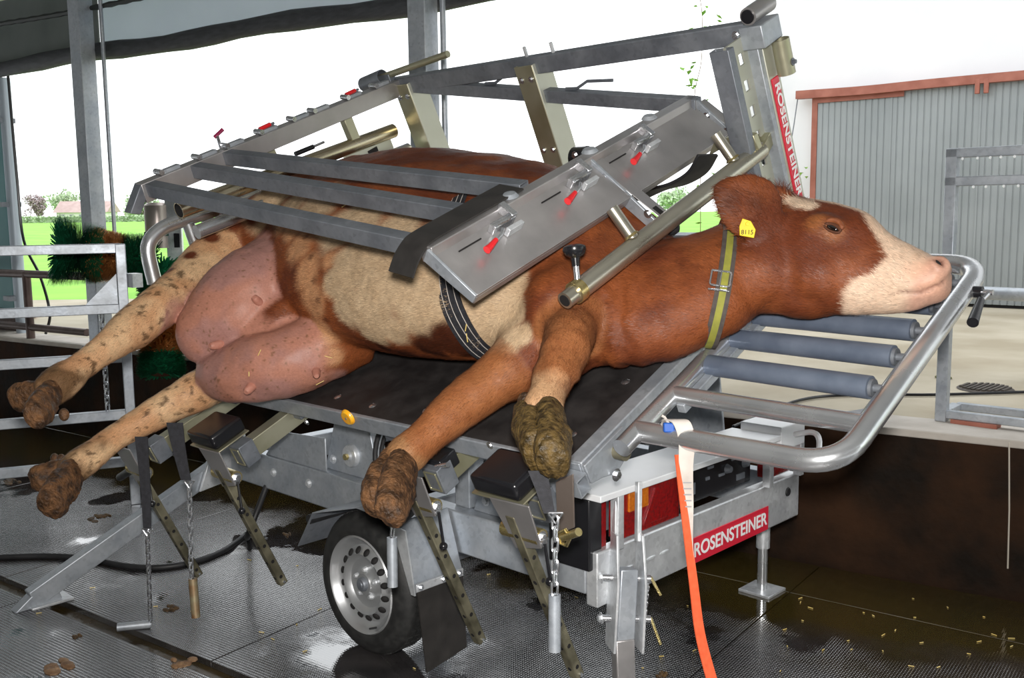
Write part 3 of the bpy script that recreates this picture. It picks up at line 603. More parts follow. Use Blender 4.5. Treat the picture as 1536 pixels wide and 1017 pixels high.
# --- deck
SD = -2.25
P(MB().box(tab(SD/2, .74, -.012), (TS, TT, TN), (-SD/2-.02, .73, .012)), 'deck_mat', DECKM, .004)
P(MB().box(tab(SD/2, .74, -.035), (TS, TT, TN), (-SD/2-.02, .73, .008)), 'deck_plate', GALVD)
P(MB().box(tab(SD/2, .012, -.035), (TS, TT, TN), (-SD/2, .014, .034)), 'deck_edge', GALV, .004)
P(MB().box(tab(SD/2, 1.48, -.035), (TS, TT, TN), (-SD/2, .02, .034)), 'deck_edge', GALV, .004)
P(MB().box(tab(-.02, .75, -.03), (TS, TT, TN), (.028, .75, .034)), 'deck_end', GALV, .004)
P(MB().box(tab(SD+.02, .75, -.03), (TS, TT, TN), (.028, .75, .034)), 'deck_end', GALV, .004)
for s_ in (-.35, -.95, -1.55, -2.05): P(MB().box(tab(s_, .74, -.075), (TS, TT, TN), (.03, .72, .035)), 'deck_rib', GALVD, .004)
for s_, t_ in ((-1.05, .07), (-1.28, .08), (-.78, .1), (-.55, .09), (-.32, .11), (-.12, .12), (-.12, .42), (-.12, .75), (-.45, .45), (-1.5, .08)): P(MB().lathe(tab(s_, t_, 0), TN, [(0, .004), (.012, .003), (.016, 0)], 12), 'deck_bolt', CHROME)
c = ont = pt(523, 625, -.004)
o = P(MB().lathe(c, -TT, [(0, .014), (.026, .014), (.032, .008), (.033, 0)], 24), 'reflector', AMBR)
P(MB().lathe(c-TT*.012, -TT, [(0, .004), (.004, .004), (.005, 0)], 8), 'reflector_screw', GALVD, parent=o)
for px, py in ((460, 633), (735, 668), (640, 655)): P(MB().bolt(pt(px, py, -.002), -TT, .008, .006), 'bolt', CHROME)
# hinge corner plate at the near right end of the deck
c = tab(.015, .05, -.06)
P(MB().prism([tab(.012, -.005, -.0), tab(.012, .20, -.0), tab(.012, .20, -.05), tab(.012, .165, -.10), tab(.012, .11, -.115), tab(.012, .05, -.085), tab(.012, .0, -.07)], TS*.012), 'hinge_plate', GALV, .003)
P(MB().cyl(tab(.02, .14, -.05), tab(.06, .14, -.05), .026, 20), 'hinge_pin', PERF); P(MB().bolt(tab(.03, .10, -.11), TS, .012, .012), 'bolt', CHROME)
P(MB().hollow(tab(-.16, -.03, -.055), tab(.02, -.03, -.055), .05, .06, TN), 'sleeve', GALV)
# --- rear light bar
WZ = mat('glare_white_zinc', (.74, .75, .77), (.84, .85, .86), .42, .15, 5, .55)  # zinc whitened: flash and sky glare put into the plate colour
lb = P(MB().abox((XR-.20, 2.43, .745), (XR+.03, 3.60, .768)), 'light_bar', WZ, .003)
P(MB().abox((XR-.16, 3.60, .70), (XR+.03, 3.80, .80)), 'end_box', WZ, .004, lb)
for y in (2.545, 3.54, 3.795): P(MB().abox((XR-.01, y-.016, .56), (XR+.025, y+.016, .75)), 'lamp_post', GALVB, .003, lb)
P(MB().abox((XR-.20, 2.432, .50), (XR-.02, 2.50, .745)), 'lamp_guard', BLACKS, .006, lb)
lm = P(MB().abox((XR-.06, 2.58, .575), (XR-.005, 2.93, .735)), 'tail_lamp', REDL, .006, lb)
P(MB().abox((XR-.008, 2.62, .665), (XR+.002, 2.73, .733)), 'indicator', AMBL, .002, lb)
P(MB().prism([(XR-.006, 2.70, .60), (XR-.006, 2.84, .60), (XR-.006, 2.77, .72)], (.008, 0, 0)), 'triangle_reflector', REDL, .001, lb)
P(MB().abox((XR-.06, 2.505, .56), (XR-.03, 2.535, .735)), 'tail_lamp', REDL, .003, lb)
lm = P(MB().abox((XR-.06, 3.565, .585), (XR-.005, 3.75, .735)), 'tail_lamp', REDL, .006, lb)
P(MB().prism([(XR-.006, 3.60, .60), (XR-.006, 3.70, .60), (XR-.006, 3.65, .71)], (.008, 0, 0)), 'triangle_reflector', REDL, .001, lb)
P(MB().abox((XR-.09, 2.96, .585), (XR-.05, 3.50, .735)), 'socket_panel', BLACKS, .004, lb)
for y, z, w_, h_ in ((3.03, .64, .018, .022), (3.075, .64, .018, .022), (3.03, .69, .02, .006), (3.18, .66, .012, .006), (3.20, .70, .02, .005), (3.28, .655, .02, .005), (3.36, .70, .012, .004), (3.42, .62, .03, .012)):
    P(MB().abox((XR-.052, y-w_, z-h_), (XR-.046, y+w_, z+h_)), 'socket_marking', GALVD, 0, lb)
for y, z in ((3.32, .67), (3.45, .67)): P(MB().lathe((XR-.05, y, z), X_, [(0, .02), (.012, .02), (.016, .01), (.02, 0)], 14), 'socket', GALVD, parent=lb)
# sign plate with lettering
ybase = (2.985, 3.555)
sg = P(MB().prism([(XR+.001, ybase[0], .378), (XR+.001, ybase[1], .378), (XR+.001, ybase[1], .478), (XR+.001, ybase[0], .478)], (.004, 0, 0)), 'name_sign', RED, .004)
text_mesh('lettering', 'ROSENSTEINER', .075, (XR+.006, sum(ybase)/2, .428), Y_, Z_, WHITEP, sg, width=.53, bold=.0012)
for y in (2.75, 2.83, 2.62): P(MB().ball((XR+.001, y, .47), (.003, .03, .008), None, 10, 6), 'weld_bead', GALVB)
P(MB().lathe((XR, 3.72, .50), X_, [(0, .006), (.016, .006), (.02, 0)], 16), 'round_plug', BLACK)
# --- near corner leg with hinge cheeks
LX = XR + .03
DC = 3.27; sx_ = nrm(_rh*.97+_fh*.22); dx_ = np.array([-sx_[1], sx_[0], 0])
for px0, px1, px2 in ((921, 918, 913), (959, 959, 955)):
    a = atd(px0, 800, DC); b = atd(px1, 870, DC); c = atd(px2, 972, DC)
    P(MB().prism([a-dx_*.025, a+dx_*.03, b+dx_*.045, c+dx_*.04, c-dx_*.05, b-dx_*.055], sx_*.009), 'hinge_cheek', GALVB, .002)
for px, py in ((924, 738), (958, 722)): P(MB().beam(atd(px, py, DC+.03), atd(px-1, 812, DC+.01), .016, .03, dx_), 'corner_upright', GALVB, .003)
P(MB().beam(atd(941, 852, DC), atd(935, 965, DC), .062, .05, dx_), 'leg_socket', GALV, .005)
fz_ = atd(934, 965, DC); gz = fz_.copy(); gz[2] = 0.; gz -= dx_*.03
P(MB().beam(fz_+Z_*.02, gz, .066, .055, dx_), 'support_leg', PLATE, .005)
P(MB().abox(gz-[.07, .07, 0], gz+[.07, .07, .012]), 'foot_plate', GALVB, .003)
for py, l in ((866, .0), (927, .01)):
    a = atd(902, py, DC); b = atd(976, py+2, DC)
    P(MB().cyl(a, b, .012, 16), 'cross_pin', CHROME); P(MB().bolt(a, -sx_, .012, .012), 'pin_head', GALVB)
    P(MB().cyl(b+Z_*.005, b+sx_*.035-Z_*(.06+l*3), .0055, 8), 'pin_handle', BRASS)
LX = XR + .03
CH_A = atd(972, 880, DC); CH_B = atd(966, 945, DC)
pc = P(MB().cyl(CH_A+Z_*.01, CH_A-Z_*.01, .004, 6), 'chain_anchor', CHROME)
ROOTLOC[pc.name] = ROOTLOC[TR.name]; chain(pc, CH_A, CH_B, .0, .5)
# --- far jack foot
j = atz(1143, 886); jt = (j[0], j[1], .42)
P(MB().box(j+Z_*.006, (X_, Y_, Z_), (.075, .075, .006)), 'jack_foot', GALVB, .002); P(MB().cyl(j+Z_*.01, j+Z_*.25, .022, 16), 'jack_tube', TUBE); P(MB().cyl(j+Z_*.2, jt, .03, 16), 'jack_sleeve', GALVB)
# --- long outrigger leg at the left
la = np.array([-4.36, 2.50, .49]); le = np.array([-4.39, 1.52, .035])
P(MB().beam(la, le, .06, .085, (0, 0, 1)), 'outrigger_leg', GALV, .005)
P(MB().prism([(-4.42, 1.44, 0), (-4.42, 1.66, 0), (-4.42, 1.64, .012), (-4.42, 1.62, .085), (-4.42, 1.53, .07)], (.06, 0, 0)), 'outrigger_foot', GALV, .004)
P(MB().abox((-4.46, 1.50, 0), (-4.33, 1.68, .012)), 'outrigger_pad', GALVB, .003)
P(MB().prism([(-4.33, 2.3, .36), (-4.33, 2.56, .40), (-4.33, 2.56, .60), (-4.33, 2.36, .52)], (.015, 0, 0)), 'outrigger_cheek', GALVB, .003)
P(MB().cyl((-4.45, 2.42, .455), (-4.28, 2.42, .455), .014), 'outrigger_pin', CHROME)

# --- posts, perpendicular to the table
P(MB().hollow(tab(-.05, 1.285, .03), tab(-.05, 1.285, .80), .075, .04, TT), 'post_channel', GALVD, .003)
for t0_, t1_ in ((1.295, 1.367), (1.403, 1.435)): P(MB().box(tab(-.045, (t0_+t1_)/2, .40), (TS, TT, TN), (.004, (t1_-t0_)/2, .40)), 'post_web', OLIVEP)
zz = [0] + [q for k in range(7) for q in (.14+.095*k, .18+.095*k)] + [.80]
for a, b in zip(zz[::2], zz[1::2]): P(MB().box(tab(-.045, 1.385, (a+b)/2), (TS, TT, TN), (.004, .018, (b-a)/2)), 'web_bridge', OLIVEP)
P(MB().hollow(tab(-.035, 1.445, .03), tab(-.035, 1.445, .80), .07, .03, TT), 'post_channel', GALV, .003)
P(MB().box(tab(-.002, 1.495, .40), (TS, TT, TN), (.006, .04, .39)), 'post_face', OLIVEP, .002)
sp = P(MB().box(tab(.006, 1.490, .375), (TS, TT, TN), (.003, .026, .245)), 'post_sign', RED, .006)
text_mesh('lettering', 'ROSENSTEINER', .050, tab(.0095, 1.490, .38), -TN, TT, WHITEP, sp, width=.44, bold=.0010)
P(MB().box(tab(-.0, 1.47, .79), (TS, TT, TN), (.045, .065, .04)), 'post_cap', GALV, .004)
P(MB().cyl(tab(.0, 1.41, .865), tab(.0, 1.56, .865), .031, 20), 'end_roller', PLATE); P(MB().cyl(tab(.0, 1.405, .865), tab(.0, 1.41, .865), .024, 20), 'roller_end', BLACKS)
P(MB().pipe(tab(.042, 1.515, .62), tab(.042, 1.515, .745), .032), 'side_sleeve', OLIVE); P(MB().bolt(tab(.074, 1.515, .66), TS, .008, .012), 'bolt', GALVD)
for s_, t_ in ((-1.12, 1.46), (-1.93, 1.46)):
    P(MB().box(tab(s_, t_, .40), (TS, TT, TN), (.05, .004, .40)), 'arm_face', OLIVE, .002)
    P(MB().box(tab(s_+.05, t_+.055, .40), (TS, TT, TN), (.004, .058, .40)), 'arm_side', OLIVEP, .002)
    P(MB().box(tab(s_-.05, t_+.055, .40), (TS, TT, TN), (.004, .058, .40)), 'arm_side', OLIVE, .002)
    for u in (-.03, .025):
        for n_ in (.42, .74): P(MB().bolt(tab(s_+u, t_-.005, n_), -TT, .008, .008), 'bolt', CHROME)
P(MB().cyl(tab(-.97, 1.44, .38), tab(-.9, 1.44, .38), .05, 18), 'pivot_block', BLACKS); P(MB().bolt(tab(-.93, 1.40, .41), -TT, .01, .012), 'bolt', CHROME)
P(MB().beam(tab(-2.02, 1.5, .79), tab(.03, 1.5, .79), .05, .075, TN), 'top_beam', GALVD, .005)
for s_ in (-1.12, -.97): P(MB().cyl(tab(s_, 1.5, .82), tab(s_, 1.5, .87), .008, 8), 'stud', GALVB)
P(MB().bolt(tab(-.10, 1.475, .79), -TT, .01), 'bolt', CHROME); P(MB().bolt(tab(.0, 1.42, .79), -TT, .012), 'bolt', CHROME)
P(MB().pipe(pt(546, 127, 1.46), pt(574, 115, 1.46), .036), 'hinge_sleeve', GALVD); P(MB().box(tab(-2.03, 1.47, .83), (TS, TT, TN), (.05, .02, .03)), 'sleeve_foot', GALVD, .003)
P(MB().cyl(pt(556, 122, 1.46), pt(672, 81, 1.50), .016, 14), 'pull_bar', OLIVE)

# --- lid frame pressed on the cow
L0 = np.array([-1.98, 1.5, .79]); l1 = np.array([1.58, -.01, -.238]); l2 = np.array([0, -1.45, .11])
LE1 = nrm(l1); LE2 = nrm(l2); LE3 = nrm(np.cross(LE1, LE2)); LE3 = LE3 if LE3[2] > 0 else -LE3
def vt(v): return TS*v[0] + TT*v[1] + TN*v[2]
W1, W2, W3 = vt(LE1), vt(LE2), vt(LE3); LW0 = tab(*L0)
def lid(a, b, c=0): return LW0 + W1*a + W2*b + W3*c
def onlid(px, py, c=0): return on(px, py, W3, W3@LW0 + c)
def lidab(px, py, c=0): q = onlid(px, py, c)-LW0; return q@W1, q@W2
P(MB().hollow(lid(0, -.05, -.008), lid(0, 1.45, -.008), .055, .078, W3), 'lid_side_beam', PLATE, .003)
P(MB().prism([lid(-.025, 1.45, .03), lid(.025, 1.45, .03), lid(.025, 1.53, -.06), lid(-.025, 1.53, -.06)], -W2*.04-W3*.02), 'lid_lip', GALVD, .003)
bars = [((345, 236), (775, 285)), ((300, 256), (690, 322)), ((215, 280), (660, 378))]
for a, b in bars:
    qa = lidab(*a); qb = lidab(*b); bb = (qa[1]+qb[1])/2
    P(MB().hollow(lid(.02, qa[1]), lid(1.57, qb[1]), .05, .055, W3), 'lid_bar', GALVD, .003)
P(MB().hollow(lid(0, 0), lid(1.66, -.01), .05, .055, W3), 'lid_bar', GALVD, .003)
P(MB().tube([lid(.56, -.01, .03), lid(.62, -.01, .035), lid(.66, -.02, .06), lid(.75, -.05, .065)], .007, 8), 'lid_hook', GALVD)
P(MB().tube([lid(1.02, -.01, .03), lid(1.08, -.01, .035), lid(1.13, -.02, .065), lid(1.24, -.05, .065)], .007, 8), 'lid_hook', GALVD)
# latch teeth along the side beam
for b in (.12, .3, .5, .62, .80, .98, 1.12, 1.3):
    P(MB().box(lid(0, b, .038), (W1, W2, W3), (.014, .045, .008)), 'latch_rack', GALV, .003); P(MB().cyl(lid(-.02, b+.05, .045), lid(.03, b+.05, .045), .012, 10), 'latch_pin', CHROME)
for b in (.36, .86): 
    q = P(MB().cyl(lid(.0, b, .05), lid(.0, b-.10, .055), .006, 8), 'latch_wire', GALVD); P(MB().cyl(lid(0, b-.02, .053), lid(0, b-.08, .056), .009, 8), 'red_grip', REDP, parent=q)
q = P(MB().cyl(lid(-.01, 1.12-.08, .035), lid(-.01, 1.12-.08, .09), .008, 8), 'spring_catch', CHROME); P(MB().cyl(lid(-.02, 1.05, .085), lid(.0, 1.01, .11), .008, 8), 'catch_grip', mat('magenta_grip', (.25, .01, .06), None, .4), parent=q)
# right-end rail and the two clamp plates
RE = 1.62
PD = nrm(vt(np.array([.140, 0, -.130]))); PW = .20
def plt(b, w, c=0): return lid(RE, b, .01) + PD*w + nrm(np.cross(W2, PD))*c
PN = nrm(np.cross(W2, PD)); PN = PN if PN@Z_ > 0 else -PN
def plt(b, w, c=0): return lid(RE, b, .0) + PD*w + PN*c
P(MB().beam(lid(RE, -.04), lid(RE, 1.45), .05, .055, W3), 'lid_end_beam', PLATE, .003)
ab = lidab(860, 243)[1]
for b0, b1 in ((ab+.012, 1.45), (-.0, ab-.012)):
    P(MB().prism([plt(b0, .02), plt(b1, .02), plt(b1, PW), plt(b0, PW)], PN*.012), 'clamp_plate', PLATE, .002)
    P(MB().prism([plt(b0, PW-.006), plt(b1, PW-.006), plt(b1, PW+.0), plt(b0, PW+.0)], -PN*.03), 'plate_lip', PLATE, .002)
P(MB().prism([plt(1.45, .0, -.02), plt(1.45, PW, -.02), plt(1.45, PW, .014), plt(1.45, .0, .03)], W2*.01), 'plate_end', GALV, .002)
for b in (ab, -.03):
    P(MB().prism([plt(b, .0, .03), plt(b, .36, -.01), plt(b, .36, -.05), plt(b, .0, -.03)], W2*.012), 'plate_rib', GALV, .002)
    P(MB().prism([plt(b-.05, .02, .014), plt(b+.0, .02, .014), plt(b+.0, .36, .004), plt(b-.05, .36, .004)], PN*.004), 'rib_flange', PLATE, .002)
    P(MB().prism([plt(b-.035, .27, .0085), plt(b-.012, .27, .0085), plt(b-.012, .34, .0085), plt(b-.035, .34, .0085)], PN*.002), 'rib_slot', DARK)
    P(MB().ball(plt(b-.02, .365, -.01), (.03, .03, .025), (W2, PD, PN), 10, 6), 'rubber_stop', BLACK)
    for w_ in (.08, .18, .28): P(MB().bolt(plt(b+.014, w_, -.0), W2, .009, .008), 'bolt', CHROME)
for px, py in ((733, 333), (848, 266), (943, 211)):
    b = lidab(px, py, .0)[1]
    q = P(MB().box(plt(b, .05, .03), (W2, PD, PN), (.05, .012, .018)), 'toggle_latch', CHROME, .003)
    P(MB().box(plt(b-.02, .085, .03), (W2, PD, PN), (.035, .008, .016)), 'latch_plate', GALVB, .002, q); P(MB().box(plt(b-.04, .03, .045), (W2, PD, PN), (.012, .03, .016)), 'latch_plate', CHROME, .002, q)
    P(MB().tube([plt(b+.05, .05, .045), plt(b+.0, .06, .055), plt(b-.05, .05, .05)], .007, 8), 'latch_bolt', CHROME, parent=q)
    P(MB().tube([plt(b+.03, .075, .045), plt(b+.055, .09, .05), plt(b+.10, .10, .045)], .006, 8), 'latch_lever', CHROME, parent=q)
    P(MB().tube([plt(b+.085, .095, .047), plt(b+.125, .105, .045), plt(b+.14, .107, .044)], [.008, .011, .013], 10), 'red_grip', REDP, parent=q)
    P(MB().box(plt(b+.14, .05, .0135), (W2, PD, PN), (.05, .002, .002)), 'plate_slot', DARK, 0, q)
for b in (.25, .62, 1.05): P(MB().lathe(lid(RE-.01, b, .028), W3, [(0, .014), (.02, .012), (.03, .0)], 14), 'rail_knob', GALV)
# rubber flap over the bar ends
fl_l = [(750, 279), (700, 305), (650, 332), (616, 351)]; fl_r = [(785, 282), (738, 309), (690, 337), (652, 360)]
top = [onlid(*a, .034) for a in fl_l]; bot = [onlid(*a, .034) for a in fl_r]
d = nrm(top[-1]-top[0]); wv = [b-a for a, b in zip(top, bot)]; mids = [(a+b)/2 for a, b in zip(top, bot)]
e1 = mids[-1] + d*.04 - TN*.010; e2 = mids[-1] + d*.085 - TN*.035; e3 = mids[-1] + d*.125 - TN*.07
P(MB().strip(bez(mids+[e1, e2, e3], 4), wv[-1], .006), 'rubber_flap', FLAP)
# round tube under the plates
p0 = tab(-.10, .30, .40); p1 = tab(-.03, 1.36, .40)
nt_ = P(MB().pipe(p0, p1, .033), 'neck_tube', mat('satin_nickel_tube', (.50, .47, .38), (.60, .57, .48), .26, .9, 5, .34)); nm_ = MATS['satin_nickel_tube']
P(MB().cyl(p0+nrm(p1-p0)*.03, p0-nrm(p1-p0)*.045, .027, 20), 'tube_end', nm_); P(MB().cyl(p0-nrm(p1-p0)*.045, p0-nrm(p1-p0)*.047, .019, 20), 'tube_plug', DARK); P(MB().cyl(p0+nrm(p1-p0)*.0, p0+nrm(p1-p0)*.03, .036, 20), 'tube_collar', BRASS)
k0 = p0 + Z_*.03 + nrm(p1-p0)*.015; ku = nrm(-X_*.12+Z_)
P(MB().cyl(k0, k0+ku*.05, .01, 12), 'knob_stem', CHROME); P(MB().lathe(k0+ku*.045, ku, [(.012, 0), (.014, .025), (.03, .035), (.036, .05), (.034, .06), (.02, .066), (0, .066)], 24), 'clamp_knob', BLACKS)
for f, px, py in ((.30, 930, 305), (.86, 1058, 228)):
    q = p0 + (p1-p0)*f; e = q + TN*.13 - TS*.06
    P(MB().cyl(q, e, .021, 16), 'tube_stub', nm_); P(MB().lathe(q+nrm(e-q)*.034, nrm(e-q), [(.028, 0), (.021, .008)], 16), 'weld_ring', BRASS)
P(MB().beam(tab(-.03, 1.34, .40), tab(-.05, 1.47, .42), .05, .05, TN), 'tube_bracket', OLIVE, .004)
P(MB().prism([pt(1070, 215, 1.30), pt(1100, 203, 1.30), pt(1130, 203, 1.30), pt(1138, 225, 1.30), pt(1128, 228, 1.30), pt(1120, 213, 1.30), pt(1098, 214, 1.30), pt(1062, 235, 1.30)], TT*.03), 'cranked_bracket', OLIVE, .003)
P(MB().strip(bez([pt(950, 300, 1.25), pt(985, 284, 1.25), pt(1018, 275, 1.25), pt(1046, 258, 1.25), pt(1062, 232, 1.25)], 5), TT*.12-TN*.05, .012), 'rubber_apron', BLACK, .003)

# --- zinc tubes and loop at the far left end of the table
pz0 = ps(262, 320, -2.10); pz1 = tab(-2.02, 1.42, .62)
q0 = ps(268, 316, -2.05); q1 = ps(590, 196, -2.05)
P(MB().pipe(q0, q1, .035), 'hip_tube', mat('brassy_tube', (.55, .46, .30), (.62, .56, .42), .22, .95, 3, .3)); P(MB().cyl(q0+nrm(q1-q0)*.01, q0, .028, 16), 'tube_plug', DARK)
P(MB().tube([q0+TS*.06-TN*.10, q1+TS*.06-TN*.10], .03, 16), 'hip_rail', TUBE)
q = q0 + (q1-q0)*.50
for f in (.42, .80): q = q0+(q1-q0)*f; P(MB().beam(q, q+TN*.16, .04, .05, TT), 'tube_strut', OLIVE, .003)
q = q0+(q1-q0)*.90; P(MB().prism([q-TT*.22-TN*.14, q+TT*.08-TN*.14, q+TT*.08-TN*.0, q-TT*.22-TN*.0], TS*.01), 'slotted_plate', OLIVEP, .003)
for u in (-.17, -.05): P(MB().box(q+TT*u-TN*.05+TS*.012, (TS, TT, TN), (.002, .03, .012)), 'plate_slot', DARK)
P(MB().cyl(ps(443, 231, -2.0), ps(470, 220, -2.0), .011, 10), 'lever_grip', BLACKS); P(MB().cyl(ps(470, 220, -2.0), ps(486, 213, -2.0), .006, 8), 'lever_rod', CHROME)
lp = [ps(232, 425, -2.2), ps(222, 372, -2.2), ps(240, 345, -2.2), ps(275, 330, -2.2), ps(330, 312, -2.2), ps(400, 285, -2.2)]
P(MB().tube(bez(lp, 7), .031, 16), 'tail_loop', TUBE)
P(MB().cyl(ps(282, 335, -2.2), ps(300, 385, -2.2), .028, 14), 'tail_stub', TUBE); P(MB().cyl(ps(328, 318, -2.2), ps(345, 350, -2.2), .026, 14), 'tail_stub', TUBE)
P(MB().prism([ps(302, 325, -2.3), ps(320, 318, -2.3), ps(318, 372, -2.3), ps(300, 380, -2.3)], TS*.01), 'holed_plate', GALV, .003)
for py in (340, 357): P(MB().lathe(ps(309, py, -2.29), TS, [(0, .006), (.014, .006), (.014, 0)], 14), 'plate_hole', GRASS)

# --- head rest with rollers
HN = .0
def hr(s, t, n=HN): return tab(s, t, n)
pts = fillet([hr(.085, .10), hr(.085, 1.28), hr(.72, 1.28), hr(.72, .19), hr(.10, .19)], .11)
hp = P(MB().tube(pts[:1] + fillet([hr(.085, .10), hr(.085, 1.27)], .01)[1:], .030, 16), 'head_rest_side', TUBE)
P(MB().tube(fillet([hr(.085, 1.28), hr(.72, 1.28), hr(.72, .19), hr(.085, .19)], .12, 8), .032, 18), 'head_rest_loop', TUBE)
P(MB().tube([hr(.085, .39), hr(.70, .375)], .028, 16), 'head_rest_cross', TUBE)
for t_ in (.56, .725, .875, 1.03, 1.17):
    q = P(MB().tube([hr(.115, t_+.005), hr(.655, t_-.015)], .034, 20), 'roller', ROLL); P(MB().tube([hr(.655, t_-.015), hr(.665, t_-.015)], .026, 16), 'roller_cap', GALVD, parent=q); P(MB().tube([hr(.66, t_-.015), hr(.715, t_-.016)], .012, 10), 'roller_axle', GALVD, parent=q)
P(MB().beam(hr(.685, .36, -.02), hr(.685, 1.22, -.02), .025, .03, TN), 'roller_rail', GALVD, .003)
P(MB().beam(hr(.125, .36, -.03), hr(.125, 1.22, -.03), .03, .03, TN), 'roller_rail', GALV, .003)
P(MB().tube(bez([tab(.50, .36, -.06), tab(.55, .37, -.05), tab(.58, .35, -.055), tab(.61, .28, -.075), tab(.645, .30, -.07), tab(.66, .35, -.06), tab(.69, .33, -.06)], 6), .008, 8), 'bent_wire_hook', TUBE)
P(MB().prism([hr(.60, .44, -.03), hr(.70, .50, -.03), hr(.70, .40, -.03)], TN*.006), 'corner_gusset', GALV)
c = pn(1440, 437, .0); e = pn(1474, 438, .0)
P(MB().cyl(c, e, .018, 14), 'crank_boss', BLACKS); P(MB().cyl(e-X_*.03, e+X_*.03, .009, 10), 'crank_pin', CHROME)
P(MB().cyl(e+X_*.02, pn(1471, 452, .0), .007, 8), 'crank_arm', CHROME); P(MB().tube([pn(1471, 450, .0), pn(1459, 484, .0)], [.012, .017], 14), 'crank_grip', BLACKS)

# --- leg support arms
def arm(s_, t1, n_top, n_bot, px_pad, label, padded=True, lever=1, sdir=-1):
    a = tab(s_, .35, -.11); b = tab(s_, t1+.02, -.11)
    P(MB().hollow(a, b, .06, .075, TN), 'support_arm', OLIVE, .003)
    P(MB().box(tab(s_, t1+.06, -.11), (TS, TT, TN), (.04, .035, .048)), 'arm_clamp', GALVD, .003)
    c = tab(s_, t1-.02, -.09)
    if padded:
        P(MB().prism([tab(s_-.14, t1-.06, -.012), tab(s_+.05, t1-.06, -.012), tab(s_+.05, t1+.09, -.012), tab(s_-.14, t1+.09, -.012)], TN*.062), 'leg_pad', BLACKS, .012)
        P(MB().prism([tab(s_-.15, t1-.065, -.014), tab(s_+.06, t1-.065, -.014), tab(s_+.06, t1+.09, -.014), tab(s_-.15, t1+.09, -.014)], -TN*.006), 'pad_tray', OLIVE, .002)
    P(MB().prism([tab(s_-.06, t1-.075, -.005), tab(s_+.10, t1-.075, .0), tab(s_+.085, t1-.075, -.16), tab(s_-.03, t1-.075, -.19)], TT*.006), 'clamp_plate', PLATE, .002)
    P(MB().cyl(tab(s_-.075, t1-.05, -.14), tab(s_+.075, t1-.05, -.14), .026, 18), 'clamp_barrel', BRASS)
    P(MB().bolt(tab(s_+.075, t1-.05, -.14), TS, .012, .012), 'bolt', CHROME)
    q0 = tab(s_, t1-.06, n_top); q1 = tab(s_, t1-.06, n_bot)
    pb = P(MB().beam(q0, q1, .036, .036, TT), 'perforated_bar', PERF, .004)
    k = 7
    for i in range(k):
        f = (i+.8)/(k+.3); q = q0+(q1-q0)*f
        P(MB().lathe(q-TT*.0178, -TT, [(0, .001), (.0075, .001), (.0078, 0)], 12), 'bar_hole', DARK, parent=pb); P(MB().lathe(q+TS*.0178, TS, [(0, .001), (.0075, .001), (.0078, 0)], 12), 'bar_hole', DARK, parent=pb)
    P(MB().cyl(q1-TS*.02+TN*.015, q1+TS*.025+TN*.015, .006, 8), 'end_pin', CHROME)
    if lever:
        e = tab(s_+.09, t1-.06, -.15); P(MB().cyl(e-TS*.02, e, .012, 10), 'lever_boss', CHROME); P(MB().cyl(e, e-Z_*.10+X_*.02, .005, 8), 'clamp_lever', BLACKS); P(MB().ball(e-Z_*.11+X_*.02, .014, None, 12, 8), 'lever_ball', BLACKS)
arm(-1.60, -.28, -.10, -.70, None, '')
arm(-2.12, -.40, -.18, -.72, None, '', False)
arm(-.585, -.14, -.11, -.76, None, '', False)
arm(-.125, -.14, -.06, -.73, None, '', True)

# fittings on the right-hand arms
P(MB().prism([pt(833, 724, -.17), pt(859, 712, -.17), pt(861, 792, -.17), pt(836, 802, -.17)], TT*.006), 'stop_plate', mat('copper_reflection_plate', (.34, .27, .23), (.42, .35, .31), .3, .7, 4), .002)  # metal plate with its copper-pink reflection put into the colour
P(MB().cyl(pt(845, 806, -.22), pt(868, 798, -.22), .012, 12), 'spring_pin', BRASS); P(MB().tube([pt(*q, -.22) for q in ((838, 800), (848, 795), (856, 805), (850, 818), (840, 814), (838, 800))], .006, 8), 'shackle', BRASS)
P(MB().ball(pt(776, 757, -.16), (.035, .03, .035), None, 14, 9), 'lock_knob', OLIVE); P(MB().cyl(pt(770, 765, -.2), pt(785, 822, -.2), .006, 8), 'clamp_lever', BLACKS); P(MB().ball(pt(786, 826, -.2), .013, None, 12, 8), 'lever_ball', BLACKS)
P(MB().box(pt(660, 690, -.05), (TS, TT, TN), (.05, .04, .03)), 'strap_ratchet', BLACKS, .006); P(MB().cyl(pt(655, 700, -.09), pt(672, 697, -.09), .009, 10), 'ratchet_bolt', CHROME)
P(MB().tube([pt(620, 762, -.20), pt(598, 785, -.22)], .018, 12), 'rubber_grip', BLACK); P(MB().tube([pt(205, 700, -.42), pt(180, 716, -.42)], .018, 12), 'rubber_grip', BLACK)

